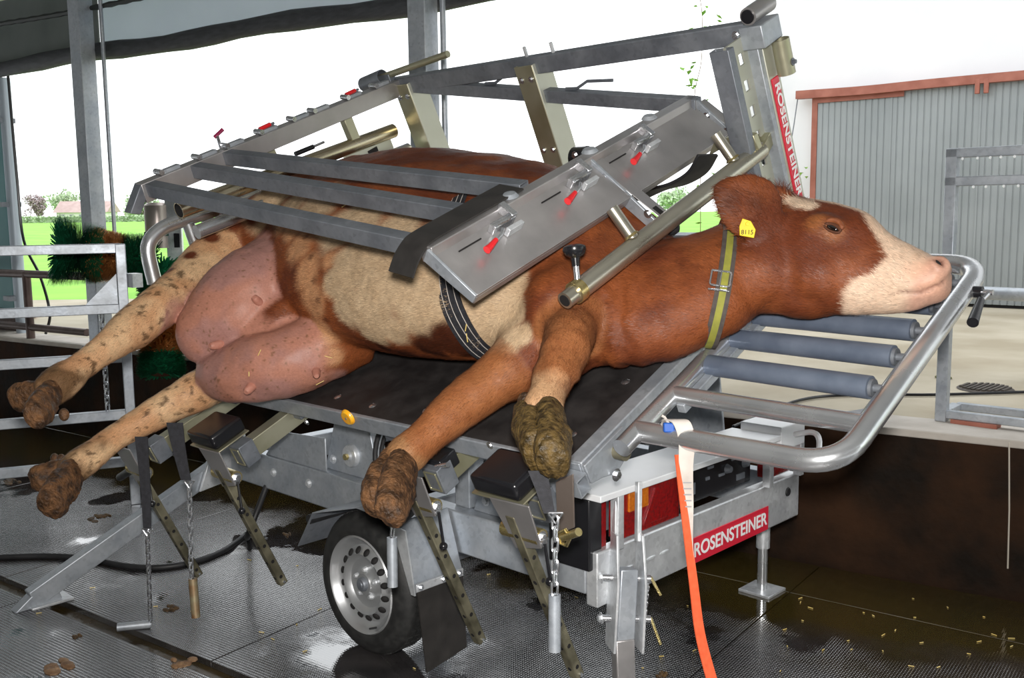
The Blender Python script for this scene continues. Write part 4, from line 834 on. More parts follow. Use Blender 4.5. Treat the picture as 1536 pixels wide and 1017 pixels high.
# ================================================================== THE COW
def cat(vals, n):                                          # Catmull-Rom on rows
    return np.array(bez([np.asarray(v, float) for v in vals], n))
def loft(mb, rows, seg=28, n=5, up=None):
    """rows: (x,y,z, ra, rb) with ra along local 'up' (projected), rb across; rounded ends"""
    Q = cat(rows, n); C = Q[:, :3]; m_ = len(Q); vs = []; fs = []
    for i in range(m_):
        d = nrm(C[min(i+1, m_-1)] - C[max(i-1, 0)]); u = np.asarray(up, float); u = nrm(u - d*(u@d)); x = np.cross(d, u)
        for k in range(seg):
            a = 2*math.pi*k/seg; vs.append(C[i] + u*Q[i, 3]*math.cos(a) + x*Q[i, 4]*math.sin(a))
    for i in range(m_-1):
        for k in range(seg): fs.append((i*seg+k, i*seg+(k+1) % seg, (i+1)*seg+(k+1) % seg, (i+1)*seg+k))
    d0 = nrm(C[0]-C[1])*min(Q[0, 3], Q[0, 4])*.55; d1 = nrm(C[-1]-C[-2])*min(Q[-1, 3], Q[-1, 4])*.55
    k0 = len(vs); vs += [C[0]+d0, C[-1]+d1]
    for k in range(seg): fs.append((k0, (k+1) % seg, k)); b = (m_-1)*seg; fs.append((k0+1, b+k, b+(k+1) % seg))
    return mb.add(vs, fs)
cb = MB()
# trunk: s, t centre, n centre, half depth (t), half width (n)
trunk = [(-2.46, .92, .36, .06, .06), (-2.40, .91, .35, .20, .15), (-2.26, .87, .335, .34, .25), (-2.05, .835, .33, .43, .295), (-1.80, .80, .335, .50, .325), (-1.5, .755, .335, .565, .345),
         (-1.2, .725, .315, .58, .335), (-.92, .70, .295, .555, .32), (-.68, .68, .275, .495, .295), (-.47, .665, .25, .425, .262), (-.30, .64, .22, .35, .215), (-.20, .63, .20, .27, .17)]
loft(cb, [(*tab(s, t, n), a, b) for s, t, n, a, b in trunk], 36, 5, TT)
# spine ridge, hip bones, rib spring
loft(cb, [(*tab(-2.30, 1.12, .38), .07, .06), (*tab(-1.9, 1.25, .38), .09, .09), (*tab(-1.4, 1.27, .37), .09, .08), (*tab(-.9, 1.17, .34), .09, .08), (*tab(-.5, 1.02, .28), .08, .08)], 16, 5, TT)
cb.ball(tab(-2.02, 1.08, .52), (.16, .10, .075), (TS, TT, TN))
# shoulder
cb.ball(tab(-.40, .70, .37), (.17, .30, .12), (TS, TT, TN))
cb.ball(tab(-.27, .42, .27), (.15, .16, .15), (TS, TT, TN))
cb.ball(tab(-.34, .38, .16), (.18, .17, .13), (TS, TT, TN))
# head frame
hp_ = tab(*totab(pn(1165, 300, .36))); hm_ = pn(1412, 408, .17); hj_ = pn(1235, 474, .085)
HA = nrm(hm_ - hp_); HL = nrm(np.cross(HA, hj_-hp_)); HL = HL if HL@(CO-hp_) > 0 else -HL; HDv = np.cross(HA, HL); HDv = HDv if HDv@Z_ > 0 else -HDv
def hpix(px, py, off=0): return on(px, py, HL, HL@hm_ + off)
hd = [((1175, 292), (1150, 470), .105), ((1205, 299), (1195, 478), .118), ((1235, 306), (1232, 480), .122), ((1265, 319), (1265, 478), .112), ((1300, 342), (1302, 476), .095), ((1335, 358), (1336, 472), .082), ((1370, 372), (1368, 466), .078), ((1394, 380), (1390, 458), .078), ((1412, 386), (1406, 450), .074), ((1422, 395), (1418, 434), .060)]
rows = []
for a, b, w in hd:
    A_ = hpix(*a); B_ = hpix(*b); rows.append((*((A_+B_)/2), np.linalg.norm(A_-B_)/2, w))
loft(cb, rows, 28, 5, HDv)
HC = np.array([r_[:3] for r_ in rows])
# brow, cheek, muzzle pads
cb.ball(hpix(1243, 338, .085), (.075, .035, .04), (HA, HDv, HL)); cb.ball(hpix(1220, 405, .07), (.11, .09, .055), (HA, HDv, HL)); cb.ball(hpix(1408, 402, .045), (.04, .035, .04), (HA, HDv, HL)); cb.ball(hpix(1408, 402, -.045), (.04, .035, .04), (HA, HDv, HL))
cb.ball(hpix(1172, 298, .0), (.05, .04, .07), (HA, HDv, HL))
# neck
nk = [(*tab(-.42, .71, .25), .33, .22), (*tab(-.27, .64, .20), .31, .185), (*tab(-.12, .64, .18), .27, .16), (*tab(.02, .725, .185), .24, .15), (*(tab(.12, .825, .205)), .21, .14)]
q = (np.array(rows[1][:3])+np.array(rows[0][:3]))/2
nk += [(*q, .172, .125)]
loft(cb, nk, 28, 6, TT*.95+TN*.15)
# dewlap folds
cb.ball(tab(-.06, .50, .18), (.16, .07, .10), (nrm(TS+TT*.5), nrm(TT-TS*.5), TN))
# ear (right, drooping towards the camera), and the far ear
EB = hpix(1164, 350, .105); ET = on(1074, 282, HL, HL@hm_ + .24); EW = nrm(np.cross(ET-EB, CF))
ed = nrm(ET-EB); el = np.linalg.norm(ET-EB); en = nrm(np.cross(ed, EW))
Ws = [(.0, .050), (.12, .070), (.3, .100), (.5, .106), (.72, .085), (.9, .050), (1.0, .020)]
loft(cb, [(*(EB + (ET-EB)*f - EW*.012*math.sin(f*3) + en*.02*math.sin(f*3)), w, .021) for f, w in Ws], 18, 4, EW)
EB2 = hpix(1160, 310, -.09); loft(cb, [(*(EB2 - HL*.2*f - Z_*.04*f), w, .015) for f, w in Ws], 14, 3, HDv)
# legs: (px, py, n, radius)
legs = {}
def leg(nm, pts, fin):
    rows = [(*pn(x, y, n), r*a, r) for x, y, n, r, a in pts]; loft(cb, rows, 20, 6, nrm(np.cross(np.array(rows[-1][:3])-np.array(rows[0][:3]), CF))); legs[nm] = (rows, fin)
leg('hind_upper', [(500, 330, .42, .21, 1.2), (430, 345, .45, .19, 1.15), (360, 366, .46, .135, 1.05), (305, 402, .46, .105, 1.0), (255, 447, .455, .088, 1.0), (200, 490, .45, .08, 1.05), (160, 522, .45, .060, 1.0), (122, 550, .45, .056, 1.0), (92, 573, .45, .064, 1.05), (72, 590, .45, .058, 1.0)], 'cream')
leg('hind_lower', [(480, 470, .13, .17, 1.2), (400, 520, .13, .14, 1.1), (330, 568, .11, .095, 1.0), (272, 600, .10, .078, 1.0), (222, 627, .10, .066, 1.0), (180, 652, .10, .056, 1.0), (145, 678, .10, .055, 1.0), (118, 697, .10, .062, 1.05), (98, 712, .10, .056, 1.0)], 'cream')
leg('fore_lower', [(840, 480, .2, .15, 1.1), (790, 535, .17, .115, 1.05), (738, 574, .15, .088, 1.0), (695, 606, .14, .075, 1.0), (668, 630, .13, .069, 1.0), (636, 658, .12, .058, 1.0), (612, 680, .11, .061, 1.0), (598, 692, .10, .057, 1.0)], 'brown')
leg('fore_upper', [(890, 395, .13, .15, 1.1), (872, 450, .20, .12, 1.0), (852, 505, .265, .084, 1.0), (836, 552, .26, .068, 1.0), (825, 588, .25, .055, 1.0), (819, 606, .24, .058, 1.0), (816, 622, .23, .056, 1.0)], 'brown')
# udder
def bag(rows_, seg=26): loft(cb, [(*pn(x, y, n), r_*a, r_) for x, y, n, r_, a in rows_], seg, 6, nrm(np.cross(pn(*rows_[-1][:3])-pn(*rows_[0][:3]), CF)))
bag([(292, 508, .28, .10, 1.0), (312, 500, .29, .15, 1.0), (348, 476, .31, .20, 1.0), (392, 445, .33, .215, 1.0), (432, 412, .34, .20, 1.0), (470, 375, .33, .16, 1.0)])
bag([(318, 562, .15, .085, 1.0), (345, 560, .155, .115, 1.0), (390, 553, .16, .135, 1.0), (440, 540, .155, .14, 1.0), (485, 520, .15, .14, 1.0), (535, 495, .15, .14, 1.0)])
bag([(380, 520, .20, .13, 1.0), (430, 490, .22, .16, 1.0), (480, 455, .24, .18, 1.0), (530, 430, .25, .17, 1.0)])
# join into one continuous skin
raw = bpy.data.meshes.new('raw'); raw.from_pydata(cb.v, [], cb.f); ro = bpy.data.objects.new('raw', raw); COL.objects.link(ro)
bmm = bmesh.new(); bmm.from_mesh(raw); bmesh.ops.recalc_face_normals(bmm, faces=bmm.faces); bmm.to_mesh(raw); bmm.free()
md = ro.modifiers.new('r', 'REMESH'); md.mode = 'VOXEL'; md.voxel_size = .0095
md = ro.modifiers.new('s', 'SMOOTH'); md.iterations = 14; md.factor = .5
dg = bpy.context.evaluated_depsgraph_get(); cme = bpy.data.meshes.new_from_object(ro.evaluated_get(dg)); bpy.data.objects.remove(ro)
nv = len(cme.vertices); V = np.empty(nv*3); cme.vertices.foreach_get('co', V); V = V.reshape(-1, 3)
NV = np.empty(nv*3); cme.vertex_normals.foreach_get('vector', NV); NV = NV.reshape(-1, 3)
# soften the joins where limbs and neck grow out of the trunk
EG = np.empty(len(cme.edges)*2, dtype=np.int32); cme.edges.foreach_get('vertices', EG); EG = EG.reshape(-1, 2); DEG = np.bincount(EG.ravel(), minlength=nv)[:, None].astype(float)
JW = np.zeros(nv)
for q_, r_ in ((pn(872, 440, .24), .15), (pn(845, 480, .27), .09), (pn(780, 520, .20), .13), (pn(790, 450, .28), .12), (hpix(1150, 400, .05), .10), (tab(-.2, .5, .3), .12), (pn(500, 520, .15), .10), (pn(360, 350, .45), .10)):
    JW = np.maximum(JW, np.exp(-(np.linalg.norm(V-q_, axis=1)/r_)**2))
for _ in range(45):
    AC = np.zeros((nv, 3)); np.add.at(AC, EG[:, 0], V[EG[:, 1]]); np.add.at(AC, EG[:, 1], V[EG[:, 0]]); V = V + (AC/DEG - V)*(.6*JW)[:, None]
cme.vertices.foreach_set('co', V.ravel()); cme.update()
# small-scale value noise on points (for coat edges and muscle relief)
def vnoise(p, sc, seedv=0):
    q = p*sc + seedv*17.3; i0 = np.floor(q).astype(int); f = q-i0; f = f*f*(3-2*f); out = np.zeros(len(p))
    for dx in (0, 1):
        for dy in (0, 1):
            for dz in (0, 1):
                h = (i0[:, 0]+dx)*374761393 + (i0[:, 1]+dy)*668265263 + (i0[:, 2]+dz)*2147483647 + seedv*1013904223
                h = (h ^ (h >> 13))*1274126177; h = (h ^ (h >> 16)) & 0xffff
                w = (f[:, 0] if dx else 1-f[:, 0])*(f[:, 1] if dy else 1-f[:, 1])*(f[:, 2] if dz else 1-f[:, 2]); out += w*h/65535.
    return out
def fbm(p, sc, s0=0): return (vnoise(p, sc, s0) + .5*vnoise(p, sc*2.1, s0+1) + .25*vnoise(p, sc*4.3, s0+2))/1.75
V = V + NV*((fbm(V, 9, 3)-.5)*.020)[:, None]
_s = (V-T0)@TS; _t = (V-T0)@TT; _a = (_s*.8+_t*.6)             # soft skin folds across the neck and brisket
_w = np.clip(1-np.abs((_s+.12)/.28), 0, 1)*np.clip((.85-_t)/.3, 0, 1); V = V + NV*(np.sin(_a*62+fbm(V, 7, 90)*9)*.0055*_w)[:, None]
# keep the cow on top of the deck mat where it lies on it
ST = (V-T0)@TS; TTv = (V-T0)@TT; NN = (V-T0)@TN
on_deck = (ST < .03) & (ST > -2.3) & (TTv > .0)
lift = np.where(on_deck & (NN < .003), .003-NN, 0); V = V + lift[:, None]*TN
roll = (ST >= .06) & (NN < .037); V = V + np.where(roll, .037-NN, 0)[:, None]*TN
cme.vertices.foreach_set('co', V.ravel()); cme.update()
NV = np.empty(nv*3); cme.vertex_normals.foreach_get('vector', NV); NV = NV.reshape(-1, 3)
polys = [tuple(p.vertices) for p in cme.polygons]
bvh = BVHTree.FromPolygons([tuple(v) for v in V], polys)
def hit(px, py):
    for k in range(40):
        h = hit0(px + 1.5*k*math.cos(k*2.4), py + 1.5*k*math.sin(k*2.4))
        if h[0] is not None: return h
    return None, None
def hit0(px, py):
    d = ray(px, py); d = d/np.linalg.norm(d); h = bvh.ray_cast(Vector(CO), Vector(d)); return (np.array(h[0]), np.array(h[1])) if h[0] is not None else (None, None)
MTH = [hit(x, y)[0] for x, y in ((1350, 437), (1362, 440), (1376, 440), (1390, 436), (1404, 430), (1416, 424))]; NOS = hit(1409, 391); NOD = nrm(HA*.8 - HDv*.35)
mline = bez(MTH, 8); dm = np.min([np.linalg.norm(V-q_, axis=1) for q_ in mline], axis=0); V = V - NV*(.010*np.exp(-(dm/.007)**2))[:, None]
dq = V-NOS[0]; dl = dq@NOD; dr_ = np.linalg.norm(dq - dl[:, None]*NOD, axis=1); nmask = np.exp(-(dl/.019)**2-(dr_/.008)**2); V = V - NV*(.016*nmask)[:, None] + NV*(.006*np.exp(-(dl/.03)**2-((dr_-.019)/.008)**2)*(np.linalg.norm(dq, axis=1) < .06))[:, None]
cme.vertices.foreach_set('co', V.ravel()); cme.update()
# ---- coat colours (linear)
BR = np.array([.120, .027, .008]); BR2 = np.array([.215, .058, .016]); CRM = np.array([.37, .25, .145]); CRM2 = np.array([.50, .37, .235]); PNK = np.array([.43, .19, .13]); PNK2 = np.array([.36, .18, .15]); MUD = np.array([.07, .035, .014]); WH = np.array([.58, .40, .28])
def sst(x, a, b): t = np.clip((x-a)/(b-a), 0, 1); return t*t*(3-2*t)
wob = (fbm(V, 14, 5)-.5)
nz = fbm(V, 26, 9)
col = BR + (BR2-BR)*sst(fbm(V, 6, 21), .35, .65)[:, None]
flow = np.tile(-TS*.9-TT*.25, (nv, 1))
def mix(mask, c):
    global col
    col = col*(1-mask[:, None]) + c*mask[:, None]
def blob(lst, edge=.35):
    mk = np.zeros(nv)
    for px, py, r_ in lst:
        p, _n = hit(px, py)
        if p is None: continue
        dd = np.linalg.norm(V-p, axis=1)/r_ + wob*.5; mk = np.maximum(mk, 1-sst(dd, 1-edge, 1.0))
    return mk
crm = CRM + (CRM2-CRM)*nz[:, None]
tan0 = np.array([.40, .185, .085]) + np.array([.12, .09, .05])*nz[:, None]
mix(blob([(492, 350, .06), (495, 390, .06), (492, 430, .06), (450, 370, .11), (462, 410, .11), (470, 450, .11), (485, 500, .10), (440, 340, .10), (500, 535, .07), (430, 330, .10)], .6), tan0)
mix(blob([(400, 305, .16), (440, 305, .14), (480, 305, .15), (545, 325, .14), (600, 345, .13), (640, 362, .12), (510, 345, .13), (530, 400, .16), (560, 380, .16), (600, 410, .18), (640, 420, .15), (560, 455, .16), (525, 460, .12), (620, 465, .13), (660, 400, .13), (560, 500, .09), (590, 495, .09), (650, 450, .12), (500, 420, .08)], .45), crm)
mix(blob([(735, 440, .10), (765, 430, .09), (745, 480, .10), (775, 465, .08), (720, 500, .09), (760, 510, .07), (735, 530, .06), (785, 500, .05), (705, 460, .08), (715, 430, .08)], .4), crm*1.02)
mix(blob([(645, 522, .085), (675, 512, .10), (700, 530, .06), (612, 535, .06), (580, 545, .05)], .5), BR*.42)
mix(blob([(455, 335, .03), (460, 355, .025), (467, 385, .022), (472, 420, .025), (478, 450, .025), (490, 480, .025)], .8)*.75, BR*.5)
mix(blob([(520, 250, .05), (600, 300, .03)], .6), BR*1.1)
# legs
def leg_param(nm):
    rows = np.array(legs[nm][0])[:, :3]; Rr = np.array(legs[nm][0])[:, 4]; best = np.full(nv, 9.); par = np.zeros(nv); dirv = np.zeros((nv, 3)); acc = 0.; tot = sum(np.linalg.norm(rows[i+1]-rows[i]) for i in range(len(rows)-1))
    for i in range(len(rows)-1):
        a = rows[i]; b = rows[i+1]; ab = b-a; L_ = np.linalg.norm(ab); t = np.clip(((V-a)@ab)/L_**2, 0, 1); rr_ = Rr[i]+(Rr[i+1]-Rr[i])*t
        dd = np.linalg.norm(V-(a+t[:, None]*ab), axis=1)/rr_; u = dd < best; best = np.where(u, dd, best); par = np.where(u, (acc+t*L_)/tot, par); dirv[u] = ab/L_; acc += L_
    return best, par, dirv
for nm in legs:
    best, par, dv = leg_param(nm); own = sst(-best, -1.45, -1.15)
    if nm.startswith('hind'):
        st0 = .22 if nm == 'hind_upper' else .30
        tan = np.array([.55, .30, .15]) + (np.array([.66, .44, .25])-np.array([.55, .30, .15]))*sst(fbm(V, 10, 31), .3, .7)[:, None]
        mix(own*sst(par + wob*.1, st0, st0+.1), tan)
        mix(own*sst(par + wob*.25, .86, .98)*.9, MUD*1.6)
        mix(own*sst(par, .40, .5)*sst(fbm(V, 48, 77), .64, .70)*.8*(1-sst(par, .985, 1)), MUD)
    else:
        mix(own*sst(par + wob*.1, .25, .40), np.array([.20, .062, .019]) + np.array([.13, .065, .026])*nz[:, None])
        if nm == 'fore_upper': mix(own*sst(par+wob*.1, .90, .96)*.85, np.array([.46, .28, .15]))
        else: mix(own*sst(par+wob*.15, .88, .96)*.8, np.array([.30, .16, .07]))
    flow[own > .5] = dv[own > .5]
# brown edge along the back of the raised hind leg and dark hair behind it
mix(blob([(352, 335, .06), (318, 355, .05), (285, 383, .04), (380, 325, .05), (255, 405, .035)], .5), BR*1.1)
# udder skin
uc = [(pn(312, 500, .29), .20), (pn(348, 476, .31), .245), (pn(392, 445, .33), .25), (pn(425, 415, .34), .22), (pn(345, 560, .155), .15), (pn(390, 553, .16), .175), (pn(440, 540, .155), .175), (pn(475, 525, .15), .15), (pn(410, 505, .20), .18)]
um = np.zeros(nv)
for c_, r_ in uc: um = np.maximum(um, 1-sst(np.linalg.norm(V-c_, axis=1)+wob*.03, r_*.93, r_*1.04))
bl_, pl_, _ = leg_param('hind_lower'); bu_, pu_, _ = leg_param('hind_upper')
um = um*(1-sst(-bl_, -1.15, -1.0)*sst(pl_, .25, .35))*(1-sst(-bu_, -1.1, -.98)*sst(pu_, .2, .3)) * (1-sst(ST, -1.14, -1.02))
pk = PNK + (PNK2-PNK)*sst(fbm(V, 8, 41), .35, .65)[:, None]
mix(um, pk); mix(um*sst(fbm(V, 110, 43), .70, .76)*.7, MUD*2)
# head: white blaze and muzzle
hl = (V-hm_)@HA; hh = (V-hm_)@HDv; hw = (V-hm_)@HL
isH = sst(hl, -.62, -.58)*(np.linalg.norm(V-HC.mean(0), axis=1) < .5)
front = []
bnd = [(1300, 330), (1342, 398), (1322, 425), (1292, 432), (1275, 452), (1262, 480)]
B3 = np.array([[(hpix(*b_)-hm_)@HDv, (hpix(*b_)-hm_)@HA] for b_ in bnd]); B3 = B3[np.argsort(B3[:, 0])]
bx = np.interp(hh, B3[:, 0], B3[:, 1])
whm = isH*sst(hl - bx + wob*.03, -.012, .012)
blz = isH*(1-sst(np.abs(hw) + wob*.02, .035, .05))*sst(hh, -.02, .03)*sst(hl, -.50, -.44)*sst(NV@HDv, .1, .4)
mix(np.maximum(whm, blz), WH + (np.array([.66, .50, .37])-WH)*nz[:, None])
mix(isH*sst(hl, -.05, -.005)*.75, np.array([.46, .23, .165])); mix(isH*blob([(1375, 405, .06), (1395, 425, .05)], .8)*.5, np.array([.66, .36, .24]))
mix(np.clip(nmask*1.6, 0, 1), np.array([.10, .035, .025])); mix(.8*np.exp(-(dm/.0045)**2), np.array([.16, .075, .055]))
mix(isH*(1-whm)*blob([(1250, 345, .05), (1225, 330, .05)], .9)*.35, np.array([.5, .2, .06]))
mix(blob([(1203, 304, .045), (1190, 300, .035), (1216, 308, .03)], .5), np.array([.62, .47, .34]))
earm = np.exp(-(np.abs((V-(ET*.5+EB*.5))@en)/.06)**2)*(np.linalg.norm(V-(ET*.55+EB*.45), axis=1) < .135); mix(earm*.6, BR*.75); mix(blob([(1095, 300, .06), (1080, 285, .05), (1135, 305, .04)], .8)*.6, BR*.4)
flow[isH > .5] = -HA
# neck shading of the coat itself: darker red along the crest
mix(sst(ST, -.4, -.3)*(1-isH)*sst(fbm(V, 9, 61), .5, .7)*.45, BR*.75)
att = cme.color_attributes.new('coat', 'FLOAT_COLOR', 'POINT'); rgba = np.ones((nv, 4)); rgba[:, :3] = np.clip(col, .003, 1); att.data.foreach_set('color', rgba.ravel())
skin_at = cme.attributes.new('bare', 'FLOAT', 'POINT'); skin_at.data.foreach_set('value', np.maximum(um, isH*sst(hl, -.06, -.02)))
def coat_material():
    m = bpy.data.materials.new('cow_coat'); m.use_nodes = True; N = m.node_tree.nodes; L = m.node_tree.links; b = N['Principled BSDF']
    a = N.new('ShaderNodeVertexColor'); a.layer_name = 'coat'; tc = N.new('ShaderNodeTexCoord')
    n = N.new('ShaderNodeTexNoise'); n.inputs['Scale'].default_value = 160; n.inputs['Detail'].default_value = 3
    mp = N.new('ShaderNodeMapping'); mp.inputs['Scale'].default_value = (.35, 1, 1); L.new(tc.outputs['Object'], mp.inputs[0]); L.new(mp.outputs[0], n.inputs[0])
    mr = N.new('ShaderNodeMapRange'); mr.inputs[3].default_value = .72; mr.inputs[4].default_value = 1.25; L.new(n.outputs[0], mr.inputs[0])
    mx = N.new('ShaderNodeVectorMath'); mx.operation = 'SCALE'; L.new(a.outputs[0], mx.inputs[0]); L.new(mr.outputs[0], mx.inputs['Scale']); L.new(mx.outputs[0], b.inputs['Base Color'])
    sk = N.new('ShaderNodeAttribute'); sk.attribute_name = 'bare'
    rr_ = N.new('ShaderNodeMapRange'); rr_.inputs[3].default_value = .62; rr_.inputs[4].default_value = .48; L.new(sk.outputs['Fac'], rr_.inputs[0]); L.new(rr_.outputs[0], b.inputs['Roughness'])
    bs = N.new('ShaderNodeMapRange'); bs.inputs[3].default_value = .5; bs.inputs[4].default_value = .12; L.new(sk.outputs['Fac'], bs.inputs[0])
    bp = N.new('ShaderNodeBump'); bp.inputs['Distance'].default_value = .004; L.new(bs.outputs[0], bp.inputs['Strength']); L.new(n.outputs[0], bp.inputs['Height'])
    L.new(bp.outputs[0], b.inputs['Normal']); b.inputs['Specular IOR Level'].default_value = .3
    return m
COAT = coat_material(); cme.materials.append(COAT); cme.shade_smooth()
c0 = tab(-1.2, .75, 0)
cow = bpy.data.objects.new('cow', cme); COL.objects.link(cow); cme.transform(Matrix.Translation(-Vector(c0))); cow.location = tuple(c0); ROOTLOC['cow'] = tuple(c0)
tag(cow, 'red-brown and cream cow lying strapped on its side with legs outstretched', 'cow')
def CP(mb, name, material, parent=None, **k): return mb.obj(name, material, parent or cow, **k)
# teats
for px, py, e, L_, r_ in ((386, 451, -TS*.3-TT*.2+TN*.6, .03, .016), (329, 517, -TS*.4-TT*.6+TN*.35, .045, .018), (377, 580, TS*.2-TT*.8+TN*.1, .04, .018), (474, 557, TS*.55-TT*.6+TN*.2, .045, .016)):
    p, n_ = hit(px, py); e = nrm(nrm(n_)*.9 + nrm(e)*.7)
    CP(MB().tube([p-e*.02, p+e*L_*.3, p+e*L_*.75, p+e*L_], [r_*1.25, r_, r_*.92, r_*.55], 14), 'teat', mat('teat_skin', (.42, .17, .12), (.5, .23, .17), .45, 0, 60))
# eye, nostril, mouth, inner ear
p, n_ = hit(1249, 342); CP(MB().ball(p-n_*.001, (.022, .009, .010), (HA, HDv, HL), 16, 10), 'eye', EYEM)
for w_, r_ in ((1, .0055), (-1, .004)):
    arc = [p + n_*.003 + HA*.027*math.cos(a) + HDv*(.0105*math.sin(a)*w_) for a in np.linspace(0, math.pi, 11)]
    CP(MB().tube(arc, [.003]+[r_]*9+[.003], 8), 'eyelid', mat('eyelid_skin', (.085, .026, .009), None, .6))
CP(MB().tube([p + n_*.002 + HA*.03*math.cos(a) + HDv*(.024*math.sin(a)) for a in np.linspace(.3, math.pi-.3, 11)], [.003]+[.008]*9+[.003], 8), 'brow_fold', mat('brow_coat', (.24, .072, .022), (.17, .045, .014), .6, 0, 90))
p, n_ = NOS; nd = NOD
CP(MB().ball(p-n_*.014, (.018, .007, .006), (nd, np.cross(n_, nd), n_), 14, 8), 'nostril', DARK)
# ear tag
p, n_ = hit(1120, 342)
if p is None: p, n_ = ET*.5+EB*.5, -CF
vx = nrm(CR - n_*(CR@n_)); vy = np.cross(n_, vx)
tg = CP(MB().prism([p+n_*.008+vx*a+vy*b for a, b in ((-.016, .03), (.010, .022), (.026, -.004), (.022, -.030), (-.022, -.022), (-.024, .006))], n_*.003), 'ear_tag', YTAG, bevel=.002)
text_mesh('tag_number', '8115', .020, p+n_*.0115-vy*.012, vx, vy, BLACKS, tg, width=.036)
CP(MB().lathe(p+n_*.011+vy*.014, n_, [(0, .004), (.006, .004), (.007, 0)], 10), 'tag_stud', YTAG, tg)
# hooves: two claws per foot, with dewclaws
def foot(nm, base_px, n_, tips, mm, hw_, seedv, sole=None):
    base = pn(base_px[0], base_px[1], n_); tps = [pn(tx, ty, n_+dn) for tx, ty, dn in tips]; axm = nrm((tps[0]+tps[1])/2-base)
    sv = tps[1]-tps[0]; sv = nrm(sv - axm*(sv@axm)); dpv = np.cross(axm, sv)
    for tip, sg in zip(tps, (-1, 1)):
        L_ = np.linalg.norm(tip-base); o = sv*sg*hw_*.46; mb = MB(); e = tip - sv*sg*hw_*.1
        R_ = [(-.12, .52, .66, .80), (.10, .56, .76, .85), (.35, .60, .88, .95), (.66, .62, .92, 1.0), (.92, .58, .84, 1.0), (1.0, .50, .70, .95)]
        loft(mb, [(*(base + o*ofs + (e-o*.9-base)*f), hw_*a_, hw_*b_) for f, a_, b_, ofs in R_], 28, 7, sv)
        vv = np.array(mb.v); dn_ = (fbm(vv, 24, seedv+sg)-.5) + .6*(fbm(vv, 75, seedv+sg+4)-.5); ctr = base+o+axm*L_*.5; mb.v = [tuple(q_ + nrm(q_-ctr)*.024*w_) for q_, w_ in zip(vv, dn_)]
        CP(mb, 'hoof', mm)
foot('hu', (74, 586), .45, ((20, 600, 0), (52, 626, .02)), HOOFM, .062, 1)
foot('hl', (102, 706), .10, ((54, 728, 0), (74, 762, .0)), HOOFM, .074, 5)
foot('fl', (597, 692), .10, ((560, 756, 0), (586, 770, .02)), HOOFM, .070, 9)
foot('fu', (808, 622), .225, ((832, 692, 0), (806, 682, .0)), MUCKG, .078, 13)
for px, py, n_, rad in ((92, 690, .12, .022), (82, 688, .10, .02), (600, 668, .13, .026), (612, 662, .10, .02), (788, 603, .25, .026), (96, 622, .46, .02)):
    p = pn(px, py, n_); CP(MB().ball(p, (rad, rad*.8, rad*1.1), None, 12, 8), 'dewclaw', HOOFM)
# ---- hair coat: short strands lying along the coat, one colour per strand
tri = []
cme.calc_loop_triangles(); LT = np.empty(len(cme.loop_triangles)*3, dtype=np.int32); cme.loop_triangles.foreach_get('vertices', LT); LT = LT.reshape(-1, 3)
a_, b_, c_ = V[LT[:, 0]], V[LT[:, 1]], V[LT[:, 2]]; ar = np.linalg.norm(np.cross(b_-a_, c_-a_), axis=1)
bare = np.maximum(um, isH*sst(hl, -.06, -.02))
# strands only where the coat can be seen from the open side of the table
wgt = ar*(1-bare[LT[:, 0]]*.97)
NS = 240000
idx = rng.choice(len(LT), NS, p=wgt/wgt.sum()); u = rng.random((NS, 2)); fl_m = u.sum(1) > 1; u[fl_m] = 1-u[fl_m]
w0 = 1-u.sum(1); p_ = a_[idx]*w0[:, None] + b_[idx]*u[:, :1] + c_[idx]*u[:, 1:]; vi = LT[idx, 0]
n_ = NV[vi]; pol0 = np.exp(-(np.linalg.norm(V-hpix(1172, 296, 0), axis=1)/.07)**2)[vi]
f_ = flow[vi] + rng.normal(0, .22, (NS, 3)) + rng.normal(0, .9, (NS, 3))*pol0[:, None]; f_ = f_ - n_*np.sum(f_*n_, 1)[:, None]; f_ /= np.linalg.norm(f_, axis=1)[:, None]+1e-9
poll = np.exp(-(np.linalg.norm(V-hpix(1172, 296, 0), axis=1)/.09)**2)[vi]; ear = np.exp(-(np.linalg.norm(V-(ET*.6+EB*.4), axis=1)/.09)**2)[vi]
hk = np.exp(-(np.linalg.norm(V-pn(245, 430, .47), axis=1)/.14)**2)[vi]
ln = rng.uniform(.010, .021, NS)*(1+2.6*poll+1.0*ear+.9*hk); wd = rng.uniform(.0006, .0011, NS)
sd = np.cross(n_, f_); tipv = p_ + f_*ln[:, None]*.92 + n_*(ln*(.16+.3*poll+.15*ear))[:, None]
HV = np.concatenate([p_ - sd*wd[:, None], p_ + sd*wd[:, None], tipv]) - c0
hme = bpy.data.meshes.new('hair_coat'); hme.vertices.add(NS*3); hme.vertices.foreach_set('co', HV.ravel())
hme.loops.add(NS*3); hme.polygons.add(NS); li = np.stack([np.arange(NS), np.arange(NS)+NS, np.arange(NS)+2*NS], 1)
hme.loops.foreach_set('vertex_index', li.ravel().astype(np.int32)); hme.polygons.foreach_set('loop_start', (np.arange(NS)*3).astype(np.int32)); hme.update(calc_edges=True)
hc = np.clip(col[vi]*rng.uniform(.55, 1.55, NS)[:, None], 0, 1); hc4 = np.ones((NS*3, 4)); hc4[:, :3] = np.concatenate([hc*.9, hc*.9, hc*1.05])
ha = hme.color_attributes.new('coat', 'FLOAT_COLOR', 'POINT'); ha.data.foreach_set('color', hc4.ravel())
